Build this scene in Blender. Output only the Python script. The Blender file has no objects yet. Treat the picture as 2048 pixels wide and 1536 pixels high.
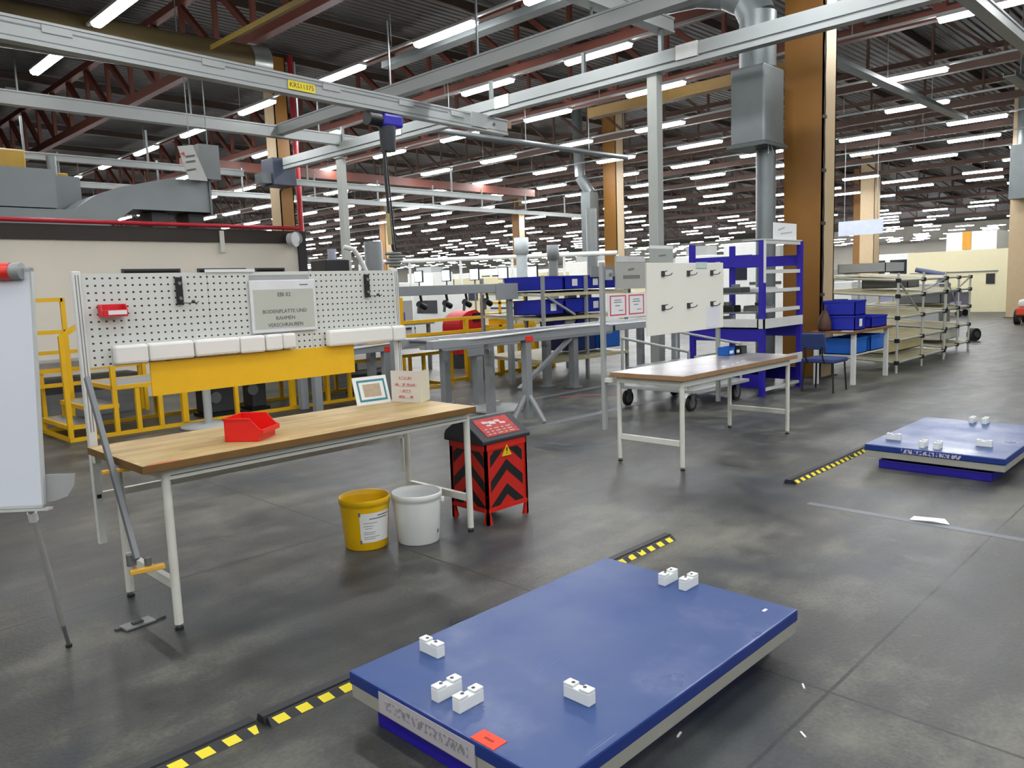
LIGHT = 70
EXPOSURE = 0.0
import bpy, bmesh, math, random
from mathutils import Vector, Matrix
random.seed(7)
S = bpy.context.scene
COL = S.collection
PI = math.pi

# ------------------------------------------------------------------ helpers
def lin(c):
    def f(v):
        v /= 255.0
        return v / 12.92 if v <= 0.04045 else ((v + 0.055) / 1.055) ** 2.4
    return (f(c[0]), f(c[1]), f(c[2]), 1.0)

MATS = {}
def mat(name, rgb, rough=0.5, metal=0.0, vary=0.12, scale=6.0, bump=0.0, spec=0.5):
    if name in MATS:
        return MATS[name]
    m = bpy.data.materials.new(name); m.use_nodes = True
    nt = m.node_tree; b = nt.nodes['Principled BSDF']
    b.inputs['Roughness'].default_value = rough
    b.inputs['Metallic'].default_value = metal
    b.inputs['Specular IOR Level'].default_value = spec
    tc = nt.nodes.new('ShaderNodeTexCoord')
    nz = nt.nodes.new('ShaderNodeTexNoise')
    nz.inputs['Scale'].default_value = scale; nz.inputs['Detail'].default_value = 4
    nt.links.new(tc.outputs['Object'], nz.inputs['Vector'])
    mx = nt.nodes.new('ShaderNodeMix'); mx.data_type = 'RGBA'
    c = lin(rgb)
    mx.inputs[6].default_value = tuple(max(0, v * (1 - vary)) for v in c[:3]) + (1,)
    mx.inputs[7].default_value = tuple(min(1, v * (1 + vary)) for v in c[:3]) + (1,)
    nt.links.new(nz.outputs['Fac'], mx.inputs[0])
    nt.links.new(mx.outputs[2], b.inputs['Base Color'])
    if bump:
        bp = nt.nodes.new('ShaderNodeBump'); bp.inputs['Strength'].default_value = bump
        bp.inputs['Distance'].default_value = 0.01
        nt.links.new(nz.outputs['Fac'], bp.inputs['Height'])
        nt.links.new(bp.outputs['Normal'], b.inputs['Normal'])
    MATS[name] = m
    return m

def nodes_mat(name):
    m = bpy.data.materials.new(name); m.use_nodes = True
    MATS[name] = m
    nt = m.node_tree
    return m, nt, nt.nodes['Principled BSDF']

def N(nt, typ, **kw):
    n = nt.nodes.new(typ)
    for k, v in kw.items():
        setattr(n, k, v)
    return n

def math_n(nt, op, a, b=None, c=None):
    n = nt.nodes.new('ShaderNodeMath'); n.operation = op
    for i, v in enumerate((a, b, c)):
        if v is None: continue
        if isinstance(v, (int, float)): n.inputs[i].default_value = v
        else: nt.links.new(v, n.inputs[i])
    return n.outputs[0]

class MB:
    """collects shapes (world coordinates) and links them as one mesh object"""
    def __init__(s):
        s.v = []; s.f = []; s.mi = []; s.sm = []; s.cur = 0
    def add(s, vs, fs, smooth=False):
        o = len(s.v); s.v += [tuple(x) for x in vs]
        for f in fs:
            s.f.append([o + i for i in f]); s.mi.append(s.cur); s.sm.append(smooth)
        return s
    def box(s, x0, x1, y0, y1, z0, z1):
        vs = [(x, y, z) for z in (z0, z1) for y in (y0, y1) for x in (x0, x1)]
        return s.add(vs, [(0, 2, 3, 1), (4, 5, 7, 6), (0, 1, 5, 4), (2, 6, 7, 3), (0, 4, 6, 2), (1, 3, 7, 5)])
    def cbox(s, c, d, rz=0.0):
        vs = []
        ca, sa = math.cos(rz), math.sin(rz)
        for z in (-.5, .5):
            for y in (-.5, .5):
                for x in (-.5, .5):
                    px, py = x * d[0], y * d[1]
                    vs.append((c[0] + px * ca - py * sa, c[1] + px * sa + py * ca, c[2] + z * d[2]))
        return s.add(vs, [(0, 2, 3, 1), (4, 5, 7, 6), (0, 1, 5, 4), (2, 6, 7, 3), (0, 4, 6, 2), (1, 3, 7, 5)])
    def _frame(s, p, q, up=(0, 0, 1)):
        p = Vector(p); q = Vector(q); d = (q - p).normalized()
        u = Vector(up)
        if abs(d.dot(u)) > .98: u = Vector((0, 1, 0))
        a = d.cross(u).normalized(); b = a.cross(d).normalized()
        return p, q, a, b
    def bar(s, p, q, w, h, up=(0, 0, 1)):
        p, q, a, b = s._frame(p, q, up)
        vs = []
        for o in (p, q):
            for i, j in ((-1, -1), (1, -1), (1, 1), (-1, 1)):
                vs.append(o + a * (i * w / 2) + b * (j * h / 2))
        return s.add(vs, [(0, 1, 2, 3), (7, 6, 5, 4), (0, 4, 5, 1), (1, 5, 6, 2), (2, 6, 7, 3), (3, 7, 4, 0)])
    def tube(s, p, q, r, n=10, r2=None):
        p, q, a, b = s._frame(p, q); r2 = r if r2 is None else r2
        vs = []
        for o, rr in ((p, r), (q, r2)):
            for i in range(n):
                t = 2 * PI * i / n
                vs.append(o + a * (rr * math.cos(t)) + b * (rr * math.sin(t)))
        s.add(vs, [(i, (i + 1) % n, n + (i + 1) % n, n + i) for i in range(n)], True)
        s.add(vs[:n], [tuple(range(n))[::-1]]); s.add(vs[n:], [tuple(range(n))])
        return s
    def path(s, pts, r, n=8):
        for i in range(len(pts) - 1):
            s.tube(pts[i], pts[i + 1], r, n)
        return s
    def lathe(s, c, prof, n=32):
        vs = []
        for r, z in prof:
            for i in range(n):
                t = 2 * PI * i / n
                vs.append((c[0] + r * math.cos(t), c[1] + r * math.sin(t), c[2] + z))
        fs = []
        for k in range(len(prof) - 1):
            for i in range(n):
                j = (i + 1) % n
                fs.append((k * n + i, k * n + j, (k + 1) * n + j, (k + 1) * n + i))
        s.add(vs, fs, True)
        return s
    def disc(s, c, r, n=32, flip=False):
        vs = [(c[0] + r * math.cos(2 * PI * i / n), c[1] + r * math.sin(2 * PI * i / n), c[2]) for i in range(n)]
        f = tuple(range(n))
        return s.add(vs, [f[::-1] if flip else f])
    def prism(s, poly, d):
        """poly: list of 3-d points (planar), d: extrusion vector"""
        n = len(poly); d = Vector(d)
        vs = [Vector(p) for p in poly] + [Vector(p) + d for p in poly]
        fs = [tuple(range(n))[::-1], tuple(range(n, 2 * n))]
        fs += [(i, (i + 1) % n, n + (i + 1) % n, n + i) for i in range(n)]
        return s.add(vs, fs)
    def quad(s, a, b, c, d):
        return s.add([a, b, c, d], [(0, 1, 2, 3)])
    def build(s, name, mats, parent=None, bevel=0.0):
        if not isinstance(mats, (list, tuple)): mats = [mats]
        me = bpy.data.meshes.new(name)
        off = Vector((0, 0, 0)); p = parent
        while p is not None:
            off += p.location; p = p.parent
        me.from_pydata([tuple(Vector(v) - off) for v in s.v], [], s.f)
        for m in mats: me.materials.append(m)
        for poly, mi, sm in zip(me.polygons, s.mi, s.sm):
            poly.material_index = mi; poly.use_smooth = sm
        bm = bmesh.new(); bm.from_mesh(me)
        bmesh.ops.recalc_face_normals(bm, faces=bm.faces); bm.to_mesh(me); bm.free()
        me.update()
        o = bpy.data.objects.new(name, me); COL.objects.link(o)
        if parent is not None: o.parent = parent
        if bevel:
            bv = o.modifiers.new('bevel', 'BEVEL'); bv.width = bevel; bv.segments = 2
            bv.limit_method = 'ANGLE'
        return o

def box(*a): return MB().box(*a)

def tag(o, label, cat, group=None, kind=None):
    o['label'] = label; o['category'] = cat
    if group: o['group'] = group
    if kind: o['kind'] = kind
    return o

def thing(name, label, cat, loc=(0, 0, 0), group=None):
    o = bpy.data.objects.new(name, None); COL.objects.link(o)
    o.location = loc; o.empty_display_size = .1
    return tag(o, label, cat, group)

def struct(o):
    o['kind'] = 'structure'; return o

def lettering(name, txt, m, parent, loc, size, rz=0.0, tilt=PI / 2, align='CENTER', depth=.0006, sx=1.0):
    cu = bpy.data.curves.new(name, 'FONT'); cu.body = txt; cu.size = size
    cu.align_x = align; cu.align_y = 'CENTER'; cu.extrude = depth; cu.resolution_u = 2
    t = bpy.data.objects.new('tmp', cu); COL.objects.link(t)
    dg = bpy.context.evaluated_depsgraph_get()
    me = bpy.data.meshes.new_from_object(t.evaluated_get(dg))
    bpy.data.objects.remove(t, do_unlink=True)
    off = Vector((0, 0, 0)); p = parent
    while p is not None:
        off += p.location; p = p.parent
    me.transform(Matrix.Translation(Vector(loc) - off) @ Matrix.Rotation(rz, 4, 'Z') @ Matrix.Rotation(tilt, 4, 'X') @ Matrix.Diagonal((sx, 1, 1, 1)))
    me.materials.clear(); me.materials.append(m)
    o = bpy.data.objects.new(name, me); COL.objects.link(o); o.parent = parent
    return o

def copy_tree(o, parent=None):
    c = o.copy(); COL.objects.link(c)
    if parent is not None: c.parent = parent
    for ch in list(o.children): copy_tree(ch, c)
    return c

ORD = ['first', 'second', 'third', 'fourth', 'fifth', 'sixth', 'seventh', 'eighth', 'ninth', 'tenth', 'eleventh', 'twelfth',
       'thirteenth', 'fourteenth', 'fifteenth', 'sixteenth', 'seventeenth', 'eighteenth', 'nineteenth', 'twentieth']

# ------------------------------------------------------------------ camera
YAW, PITCH, ROLL, FPX, CAMZ = 0.779793, 0.1230267, -0.0361229, 1549.307, 1.6
fw = Vector((math.cos(YAW) * math.cos(PITCH), math.sin(YAW) * math.cos(PITCH), -math.sin(PITCH)))
r0 = Vector((math.sin(YAW), -math.cos(YAW), 0)); u0 = r0.cross(fw)
cr = r0 * math.cos(ROLL) + u0 * math.sin(ROLL); cu_ = u0 * math.cos(ROLL) - r0 * math.sin(ROLL)
cd = bpy.data.cameras.new('camera'); cam = bpy.data.objects.new('camera', cd); COL.objects.link(cam)
R = Matrix((cr, cu_, -fw)).transposed().to_4x4()
cam.matrix_world = Matrix.Translation((0, 0, CAMZ)) @ R
cd.sensor_width = 36; cd.lens = 36 * FPX / 2048; cd.clip_end = 400; cd.clip_start = .02
S.camera = cam
S.view_settings.view_transform = 'Standard'; S.view_settings.look = 'None'
S.view_settings.gamma = 1; S.view_settings.exposure = EXPOSURE if 'EXPOSURE' in globals() else 0.0
S.cycles.use_denoising = True
S.cycles.max_bounces = 6; S.cycles.diffuse_bounces = 3; S.cycles.glossy_bounces = 3
S.cycles.transparent_max_bounces = 6; S.cycles.transmission_bounces = 2
S.cycles.sample_clamp_indirect = 6.0; S.cycles.sample_clamp_direct = 0.0
S.cycles.use_light_tree = True; S.cycles.caustics_reflective = False; S.cycles.caustics_refractive = False
w = bpy.data.worlds.new('world'); S.world = w; w.use_nodes = True
w.node_tree.nodes['Background'].inputs[0].default_value = (.6, .62, .65, 1)
w.node_tree.nodes['Background'].inputs[1].default_value = 0.15
def inview(x, y, z, m=40):
    q = Vector((x, y, z - CAMZ)); d = q.dot(fw)
    if d < .5: return False
    px = 1024 + FPX * q.dot(cr) / d; py = 768 - FPX * q.dot(cu_) / d
    return -m < px < 2048 + m and -m < py < 1536 + m

# ------------------------------------------------------------------ shared materials
WHITE = mat('white_paint', (216, 218, 214), .45)
CREAM = mat('cream_paint', (212, 213, 203), .45, vary=.06)
LGREY = mat('light_grey_paint', (160, 164, 162), .45, vary=.08)
MGREY = mat('grey_paint', (112, 116, 117), .45, vary=.1)
DGREY = mat('dark_grey', (62, 64, 66), .5)
BLACK = mat('black_plastic', (18, 18, 20), .45)
STEEL = mat('bare_steel', (128, 131, 132), .42, .6)
GALV = mat('galvanised_sheet', (112, 118, 119), .45, .45, vary=.22, scale=3)
YEL = mat('yellow_paint', (226, 172, 8), .45, vary=.08)
YELD = mat('ochre_yellow_paint', (224, 174, 16), .45, vary=.1)
RED = mat('red_paint', (196, 26, 22), .4)
REDP = mat('red_plastic', (222, 28, 22), .35, vary=.06)
BLUE = mat('rack_blue', (44, 34, 158), .4, vary=.08)
BINB = mat('crate_blue', (26, 40, 160), .4, vary=.12)
SKYB = mat('light_blue_plastic', (28, 98, 190), .4)
PAPER = mat('white_paper', (226, 228, 228), .7, vary=.03)
INK = mat('grey_ink', (88, 92, 90), .7)
RINK = mat('red_ink', (180, 60, 70), .7)
RUBBER = mat('black_rubber', (20, 20, 22), .7)
FOAM = mat('white_foam', (228, 228, 224), .8, vary=.04)
ORANGE = mat('orange_brown_steel', (136, 92, 30), .5, vary=.16, scale=2.5)
BEIGE = mat('beige_steel', (186, 164, 130), .5, vary=.08)
OCRE = mat('cream_wall_sheet', (226, 220, 204), .55, vary=.06, scale=1.2)
RUST2 = mat('dark_roof_steel', (76, 54, 44), .6, vary=.25, scale=3)
RUST = mat('rust_red_steel', (92, 46, 34), .6, vary=.25, scale=3)
# ------------------------------------------------------------------ floor, ceiling, walls
def floor_material():
    m, nt, b = nodes_mat('worn_concrete')
    tc = N(nt, 'ShaderNodeTexCoord'); L = nt.links
    sep = N(nt, 'ShaderNodeSeparateXYZ'); L.new(tc.outputs['Object'], sep.inputs[0])
    n1 = N(nt, 'ShaderNodeTexNoise'); n1.inputs['Scale'].default_value = .55; n1.inputs['Detail'].default_value = 5; n1.inputs['Roughness'].default_value = .6
    n2 = N(nt, 'ShaderNodeTexNoise'); n2.inputs['Scale'].default_value = 3.2; n2.inputs['Detail'].default_value = 7; n2.inputs['Roughness'].default_value = .65
    n3 = N(nt, 'ShaderNodeTexNoise'); n3.inputs['Scale'].default_value = 55; n3.inputs['Detail'].default_value = 3
    # tyre drag along the aisle: stretched noise
    mp = N(nt, 'ShaderNodeMapping'); mp.inputs['Scale'].default_value = (.35, 2.2, 1)
    L.new(tc.outputs['Object'], mp.inputs[0])
    n4 = N(nt, 'ShaderNodeTexNoise'); n4.inputs['Scale'].default_value = 1.6; n4.inputs['Detail'].default_value = 5
    for n in (n1, n2, n3): L.new(tc.outputs['Object'], n.inputs['Vector'])
    L.new(mp.outputs[0], n4.inputs['Vector'])
    s = math_n(nt, 'MULTIPLY_ADD', n1.outputs['Fac'], .45, -.0)
    s = math_n(nt, 'MULTIPLY_ADD', n2.outputs['Fac'], .32, s)
    s = math_n(nt, 'MULTIPLY_ADD', n4.outputs['Fac'], .20, s)
    s = math_n(nt, 'MULTIPLY_ADD', n3.outputs['Fac'], .10, s)
    n5 = N(nt, 'ShaderNodeTexNoise'); n5.inputs['Scale'].default_value = .9; n5.inputs['Detail'].default_value = 4; n5.inputs['Distortion'].default_value = .6
    mp5 = N(nt, 'ShaderNodeMapping'); mp5.inputs['Location'].default_value = (7.3, 2.1, 0); L.new(tc.outputs['Object'], mp5.inputs[0]); L.new(mp5.outputs[0], n5.inputs['Vector'])
    ramp = N(nt, 'ShaderNodeValToRGB'); L.new(s, ramp.inputs[0])
    e = ramp.color_ramp.elements
    e[0].position = .415; e[0].color = lin((32, 34, 39))
    e[1].position = .635; e[1].color = lin((108, 107, 98))
    k = e.new(.52); k.color = lin((64, 64, 61))
    # expansion joints: thin dark grooves every 4.6 m along both directions
    def joint(out, off, per, wdt):
        t = math_n(nt, 'ADD', out, -off + per * 20 + per / 2)
        t = math_n(nt, 'MODULO', t, per)
        t = math_n(nt, 'ADD', t, -per / 2)
        t = math_n(nt, 'ABSOLUTE', t)
        return math_n(nt, 'LESS_THAN', t, wdt)
    wob = math_n(nt, 'MULTIPLY_ADD', n2.outputs['Fac'], .02, -.01)
    jy = joint(math_n(nt, 'ADD', sep.outputs['Y'], wob), 4.44, 3.29, .0075)
    jx = joint(math_n(nt, 'ADD', sep.outputs['X'], wob), 2.85, 4.6, .007)
    j = math_n(nt, 'MAXIMUM', jy, jx)
    mx = N(nt, 'ShaderNodeMix', data_type='RGBA'); L.new(math_n(nt, 'MULTIPLY', math_n(nt, 'MULTIPLY', j, 1.2), n2.outputs['Fac']), mx.inputs[0])
    bl = N(nt, 'ShaderNodeMix', data_type='RGBA'); bf = math_n(nt, 'MULTIPLY', math_n(nt, 'SUBTRACT', n5.outputs['Fac'], .52), 5.0); bf = math_n(nt, 'MINIMUM', math_n(nt, 'MAXIMUM', bf, 0), .6)
    L.new(bf, bl.inputs[0]); L.new(ramp.outputs[0], bl.inputs[6]); bl.inputs[7].default_value = lin((44, 52, 60)); L.new(bl.outputs[2], mx.inputs[6]); mx.inputs[7].default_value = lin((22, 22, 24))
    L.new(mx.outputs[2], b.inputs['Base Color'])
    r = math_n(nt, 'MULTIPLY_ADD', n2.outputs['Fac'], .42, .17)
    r = math_n(nt, 'MULTIPLY_ADD', n1.outputs['Fac'], .12, r)
    L.new(r, b.inputs['Roughness']); b.inputs['Specular IOR Level'].default_value = .38
    bp = N(nt, 'ShaderNodeBump'); bp.inputs['Strength'].default_value = .12; bp.inputs['Distance'].default_value = .01
    L.new(n3.outputs['Fac'], bp.inputs['Height']); L.new(bp.outputs[0], b.inputs['Normal'])
    return m
FM = floor_material()
X0, X1, Y0, Y1, ZC = -14, 120, -16, 120, 8.3
struct(box(X0, X1, Y0, Y1, -.2, 0).build('floor', FM))

def deck_material():
    m, nt, b = nodes_mat('corrugated_roof_deck')
    tc = N(nt, 'ShaderNodeTexCoord')
    wv = N(nt, 'ShaderNodeTexWave'); wv.bands_direction = 'Y'; wv.inputs['Scale'].default_value = 1.6; wv.inputs['Distortion'].default_value = .0
    nt.links.new(tc.outputs['Object'], wv.inputs['Vector'])
    nz = N(nt, 'ShaderNodeTexNoise'); nz.inputs['Scale'].default_value = .5; nt.links.new(tc.outputs['Object'], nz.inputs['Vector'])
    mx = N(nt, 'ShaderNodeMix', data_type='RGBA'); nt.links.new(nz.outputs['Fac'], mx.inputs[0])
    mx.inputs[6].default_value = lin((40, 36, 32)); mx.inputs[7].default_value = lin((72, 67, 62))
    nt.links.new(mx.outputs[2], b.inputs['Base Color'])
    bp = N(nt, 'ShaderNodeBump'); bp.inputs['Strength'].default_value = 1; bp.inputs['Distance'].default_value = .06
    nt.links.new(wv.outputs['Fac'], bp.inputs['Height']); nt.links.new(bp.outputs[0], b.inputs['Normal'])
    b.inputs['Roughness'].default_value = .6
    return m
struct(box(X0, X1, Y0, Y1, ZC, ZC + .2).build('ceiling', deck_material()))
WALLM = mat('hall_wall_sheet', (188, 184, 172), .6, vary=.15, scale=.4)
struct(box(X0 - .3, X0, Y0, Y1, 0, ZC).build('wall_left', WALLM))
struct(box(X1, X1 + .3, Y0, Y1, 0, ZC).build('wall_right', WALLM))
struct(box(X0, X1, Y0 - .3, Y0, 0, ZC).build('wall_front', WALLM))
struct(box(X0, X1, Y1, Y1 + .3, 0, ZC).build('wall_back', WALLM))

# ------------------------------------------------------------------ tube lights
EM = bpy.data.materials.new('lit_tube'); EM.use_nodes = True
nt = EM.node_tree; nt.nodes.clear()
eo = nt.nodes.new('ShaderNodeOutputMaterial'); ee = nt.nodes.new('ShaderNodeEmission')
ee.inputs[0].default_value = (.975, .985, 1.0, 1); ee.inputs[1].default_value = LIGHT if 'LIGHT' in globals() else 40.0
nt.links.new(ee.outputs[0], eo.inputs[0])
HOUS = mat('lamp_housing', (150, 152, 150), .5)
ZL = 6.0
def tube_mesh():
    mb = MB(); h = .75
    # rounded lamp trough, open side down, widened to take in the bloom
    prof = [(-.085, .0), (-.08, -.045), (-.045, -.07), (.045, -.07), (.08, -.045), (.085, .0)]
    n = len(prof)
    vs = [(x, y, z) for y in (-h, h) for x, z in prof]
    fs = [(i, i + 1, n + i + 1, n + i) for i in range(n - 1)] + [tuple(range(n)), tuple(range(n, 2 * n))]
    mb.add(vs, fs, False)
    return mb
def hous_mesh():
    mb = MB(); mb.box(-.09, .09, -.78, .78, .0, .05)
    return mb
rows = {0: (4.7, [12.85, 16.3]), 1: (9.28, [10.5, 13.7, 17.2]), 2: (12.3, [9.55, 12.6]), 3: (15.5, [3.75, 10.4, 13.7, 17.1]),
        4: (19.2, [6.16, 12.75, 16.0]), 5: (22.75, [7.1, 13.6, 16.95]), 6: (26.25, [6.55, 9.72]), 7: (29.7, [7.48, 10.7]),
        8: (33.1, [6.4, 9.64]), 9: (36.7, [7.4, 10.65]), 10: (39.8, [6.4, 9.64]), 11: (43.0, [7.0, 10.3])}
x = 43.0; k = 12
while x < 112:
    x += 3.45; rows[k] = (x, [6.5 + (k % 3) * 1.1]); k += 1
pos = []
for k, (x, ys) in rows.items():
    ys = list(ys); y = ys[-1]
    while y < 112:
        y += 3.3 + (.05 if k % 2 else -.03); ys.append(y + (random.uniform(-.45, .45) if k > 4 or y > 24 else 0))
    y = ys[0]
    if k > 5:
        while y > -8:
            y -= 3.25; ys.append(y + random.uniform(-.4, .4))
    if k > 7: ys = [q for q in ys if random.random() < .56]
    ys.sort()
    n_in = 0
    for y in ys:
        if inview(x, y, ZL, 10) or inview(x, y - .7, ZL, 0) or inview(x, y + .7, ZL, 0):
            pos.append((math.hypot(x, y), k, n_in, x, y)); n_in += 1
        elif math.hypot(x, y) < 26:
            pos.append((math.hypot(x, y), k, -1, x, y))
# unseen lamps added over and behind the camera to light the near floor (the hall goes on there)
for x in (-10, -6.6, -2.5, 1.3, 4.7, 9.28, 12.3, 15.5):
    for y in (-12, -8.7, -5.4, -2.1, 1.2, 4.5, 7.8):
        if not inview(x, y, ZL, 20): pos.append((999, -1, -1, x, y))
pos.sort()
proto_t = proto_h = None
n_ind = 0
far = MB(); far_h = MB()
def light_at(d, k, i, x, y, label, group):
    global proto_t, proto_h
    t = thing('ceiling_light', label, 'ceiling light', (x, y, ZL), group)
    if proto_t is None:
        o = tube_mesh(); 
        proto_t = o.build('lamp_tube', EM); proto_t.parent = t
        proto_h = hous_mesh().build('lamp_housing', HOUS); proto_h.parent = t
        for sx in (-.5, .5):
            pass
    else:
        for p in (proto_t, proto_h):
            c = p.copy(); COL.objects.link(c); c.parent = t
            if k > 3: c.scale = (1.5, 1, 1)  # farther lamps stretched wider, their bloom put into the shape
for d, k, i, x, y in pos:
    if k == -1 or i == -1:
        light_at(d, k, i, x, y, 'unseen white ceiling tube light, added to light the near bay', 'ceiling lights outside the frame')
        continue
    if n_ind < 290 and d < 900:
        if k < 12 and i < 9:
            lab = 'white ceiling tube light, %s from right in the %s lamp row from camera' % (ORD[i], ORD[k])
            g = 'ceiling lights of the near rows'
        else:
            lab = 'small white tube light in the dense far lamp rows of the hall'
            g = 'ceiling lights of the far rows'
        light_at(d, k, i, x, y, lab, g); n_ind += 1
    else:
        far.box(x - .12, x + .12, y - .75, y + .75, ZL - .06, ZL)
        far_h.box(x - .13, x + .13, y - .78, y + .78, ZL, ZL + .05)
far.v += []; o = len(far.v)
nv = len(far.v); far.v += far_h.v; far.f += [[nv + q for q in f] for f in far_h.f]; far.mi += [1] * len(far_h.f); far.sm += [False] * len(far_h.f)
fo = far.build('distant_ceiling_lights', [EM, HOUS])
tag(fo, 'mass of tiny white tube lights at the far end of the hall', 'ceiling lights', None, 'stuff')

# trunking rails that carry the lamps
for k in range(9):
    x, ys = rows[k]
    ylo = ys[0] - (3 if k == 2 else 6)
    o = MB().box(x - .03, x + .03, max(-4, ylo), 14.0 if k == 0 else 70, ZL + .05, ZL + .09)
    for y in range(int(max(-4, ylo)) + 2, 14 if k == 0 else 60, 6):
        o.tube((x, y, ZL + .09), (x, y, ZL + .7), .008, 6)
    t = o.build('lamp_trunking', LGREY)
    tag(t, 'thin grey trunking rail carrying the %s row of tube lights from camera' % ORD[k], 'cable trunking', 'lamp trunking rails')

# ------------------------------------------------------------------ roof steel
TR = [3.2, 7.7, 13.3, 17.0, 21.6, 26.2, 30.8, 35.4, 40, 46, 52, 58, 66, 76]
for n, x in enumerate(TR):
    t = thing('roof_truss', ('rust red' if n < 4 else 'dark brown') + ' steel roof truss, %s from the camera' % ORD[n], 'roof truss', (x, 0, 6.5), 'steel roof trusses')
    ya, yb = -6, (66 if n < 8 else 95)
    RU = RUST if n < 4 else RUST2
    MB().box(x - .09, x + .09, ya, yb, 6.40, 6.60).build('bottom_chord', RU, t)
    MB().box(x - .09, x + .09, ya, yb, 7.86, 8.02).build('top_chord', RU, t)
    step = 1.55
    if n < 4:
        first = None
        for i in range(int((42 - ya) / step)):
            y = ya + i * step
            if first is None:
                first = MB().bar((x, y, 6.56), (x, y + step, 7.86), .12, .12).build('web_diagonal', RUST, t)
                fv = MB().bar((x, y + step, 6.56), (x, y + step, 7.86), .09, .09).build('web_post', RUST, t)
            else:
                for p in (first, fv):
                    c = p.copy(); COL.objects.link(c); c.location = (0, i * step, 0); c.parent = t
    else:
        mb = MB(); y = ya
        while y < yb - step:
            mb.bar((x, y, 6.56), (x, y + step, 7.86), .07, .07); mb.bar((x, y + step, 6.56), (x, y + step, 7.86), .06, .06); y += step
        mb.build('web_lattice', RU, t)
PUR = mat('brown_purlin_steel', (60, 46, 36), .6, vary=.2)
for n, y in enumerate([1.5, 4.6, 7.7, 10.8, 13.9, 17, 20.1, 23.2, 26.3, 29.4, 33, 37, 41, 46, 52, 58, 66]):
    mb = MB().box(X0 + .1, 90, y - .05, y + .05, 8.06, 8.26)
    o = mb.build('roof_purlin', PUR)
    tag(o, 'brown roof purlin under the deck, %s from right' % ORD[n], 'purlin', 'brown roof purlins')
# ================================================================== lift tables
LBE = mat('lift_edge_blue', (18, 46, 120), .4, vary=.08)
def lift_top():
    m, nt, b = nodes_mat('lift_top_blue'); L = nt.links
    tc = N(nt, 'ShaderNodeTexCoord')
    n1 = N(nt, 'ShaderNodeTexNoise'); n1.inputs['Scale'].default_value = 2.6; n1.inputs['Detail'].default_value = 5
    n2 = N(nt, 'ShaderNodeTexNoise'); n2.inputs['Scale'].default_value = 26; n2.inputs['Detail'].default_value = 6
    mp = N(nt, 'ShaderNodeMapping'); mp.inputs['Scale'].default_value = (.7, 16, 1); L.new(tc.outputs['Object'], mp.inputs[0])
    n3 = N(nt, 'ShaderNodeTexNoise'); n3.inputs['Scale'].default_value = 2.2; n3.inputs['Detail'].default_value = 5; L.new(mp.outputs[0], n3.inputs['Vector'])
    for n in (n1, n2): L.new(tc.outputs['Object'], n.inputs['Vector'])
    mx = N(nt, 'ShaderNodeMix', data_type='RGBA'); L.new(n1.outputs['Fac'], mx.inputs[0])
    mx.inputs[6].default_value = lin((36, 66, 126)); mx.inputs[7].default_value = lin((50, 76, 124))
    # pale rubbed spots and fine scratches along the length
    w1 = math_n(nt, 'MULTIPLY', math_n(nt, 'SUBTRACT', n1.outputs['Fac'], .56), 5.0)
    w1 = math_n(nt, 'MULTIPLY', math_n(nt, 'MINIMUM', math_n(nt, 'MAXIMUM', w1, 0), 1), n2.outputs['Fac'])
    w2 = math_n(nt, 'MULTIPLY', math_n(nt, 'GREATER_THAN', n3.outputs['Fac'], .69), .5)
    m2 = N(nt, 'ShaderNodeMix', data_type='RGBA'); L.new(math_n(nt, 'MULTIPLY', math_n(nt, 'MAXIMUM', w1, w2), .55), m2.inputs[0])
    L.new(mx.outputs[2], m2.inputs[6]); m2.inputs[7].default_value = lin((138, 142, 176)); L.new(m2.outputs[2], b.inputs['Base Color'])
    L.new(math_n(nt, 'MULTIPLY_ADD', n1.outputs['Fac'], -.5, .62), b.inputs['Roughness'])
    return m
LB = lift_top()
SKIRT = mat('lift_skirt_grey', (150, 150, 142), .5)
BASEB = mat('lift_base_violet_blue', (34, 22, 150), .4)
BLK = mat('white_block_plastic', (226, 230, 226), .5, vary=.03)
HOLE = mat('dark_hole', (70, 72, 70), .7)
DARKM = mat('dark_oily_metal', (34, 28, 28), .5)
ORNG = mat('orange_red_sticker', (250, 62, 24), .5, vary=.03)
def worn_print(name, base, ink):
    # print worn past reading: broken strokes inside one printed line
    m, nt, b = nodes_mat(name)
    tc = N(nt, 'ShaderNodeTexCoord'); mp = N(nt, 'ShaderNodeMapping'); mp.inputs['Scale'].default_value = (1, 55, 38); nt.links.new(tc.outputs['Object'], mp.inputs[0])
    nz = N(nt, 'ShaderNodeTexNoise'); nz.inputs['Scale'].default_value = 1; nz.inputs['Detail'].default_value = 3; nt.links.new(mp.outputs[0], nz.inputs['Vector'])
    mx = N(nt, 'ShaderNodeMix', data_type='RGBA'); nt.links.new(math_n(nt, 'GREATER_THAN', nz.outputs['Fac'], .5), mx.inputs[0])
    mx.inputs[6].default_value = lin(base); mx.inputs[7].default_value = lin(ink); nt.links.new(mx.outputs[2], b.inputs['Base Color'])
    b.inputs['Roughness'].default_value = .5
    return m
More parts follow.
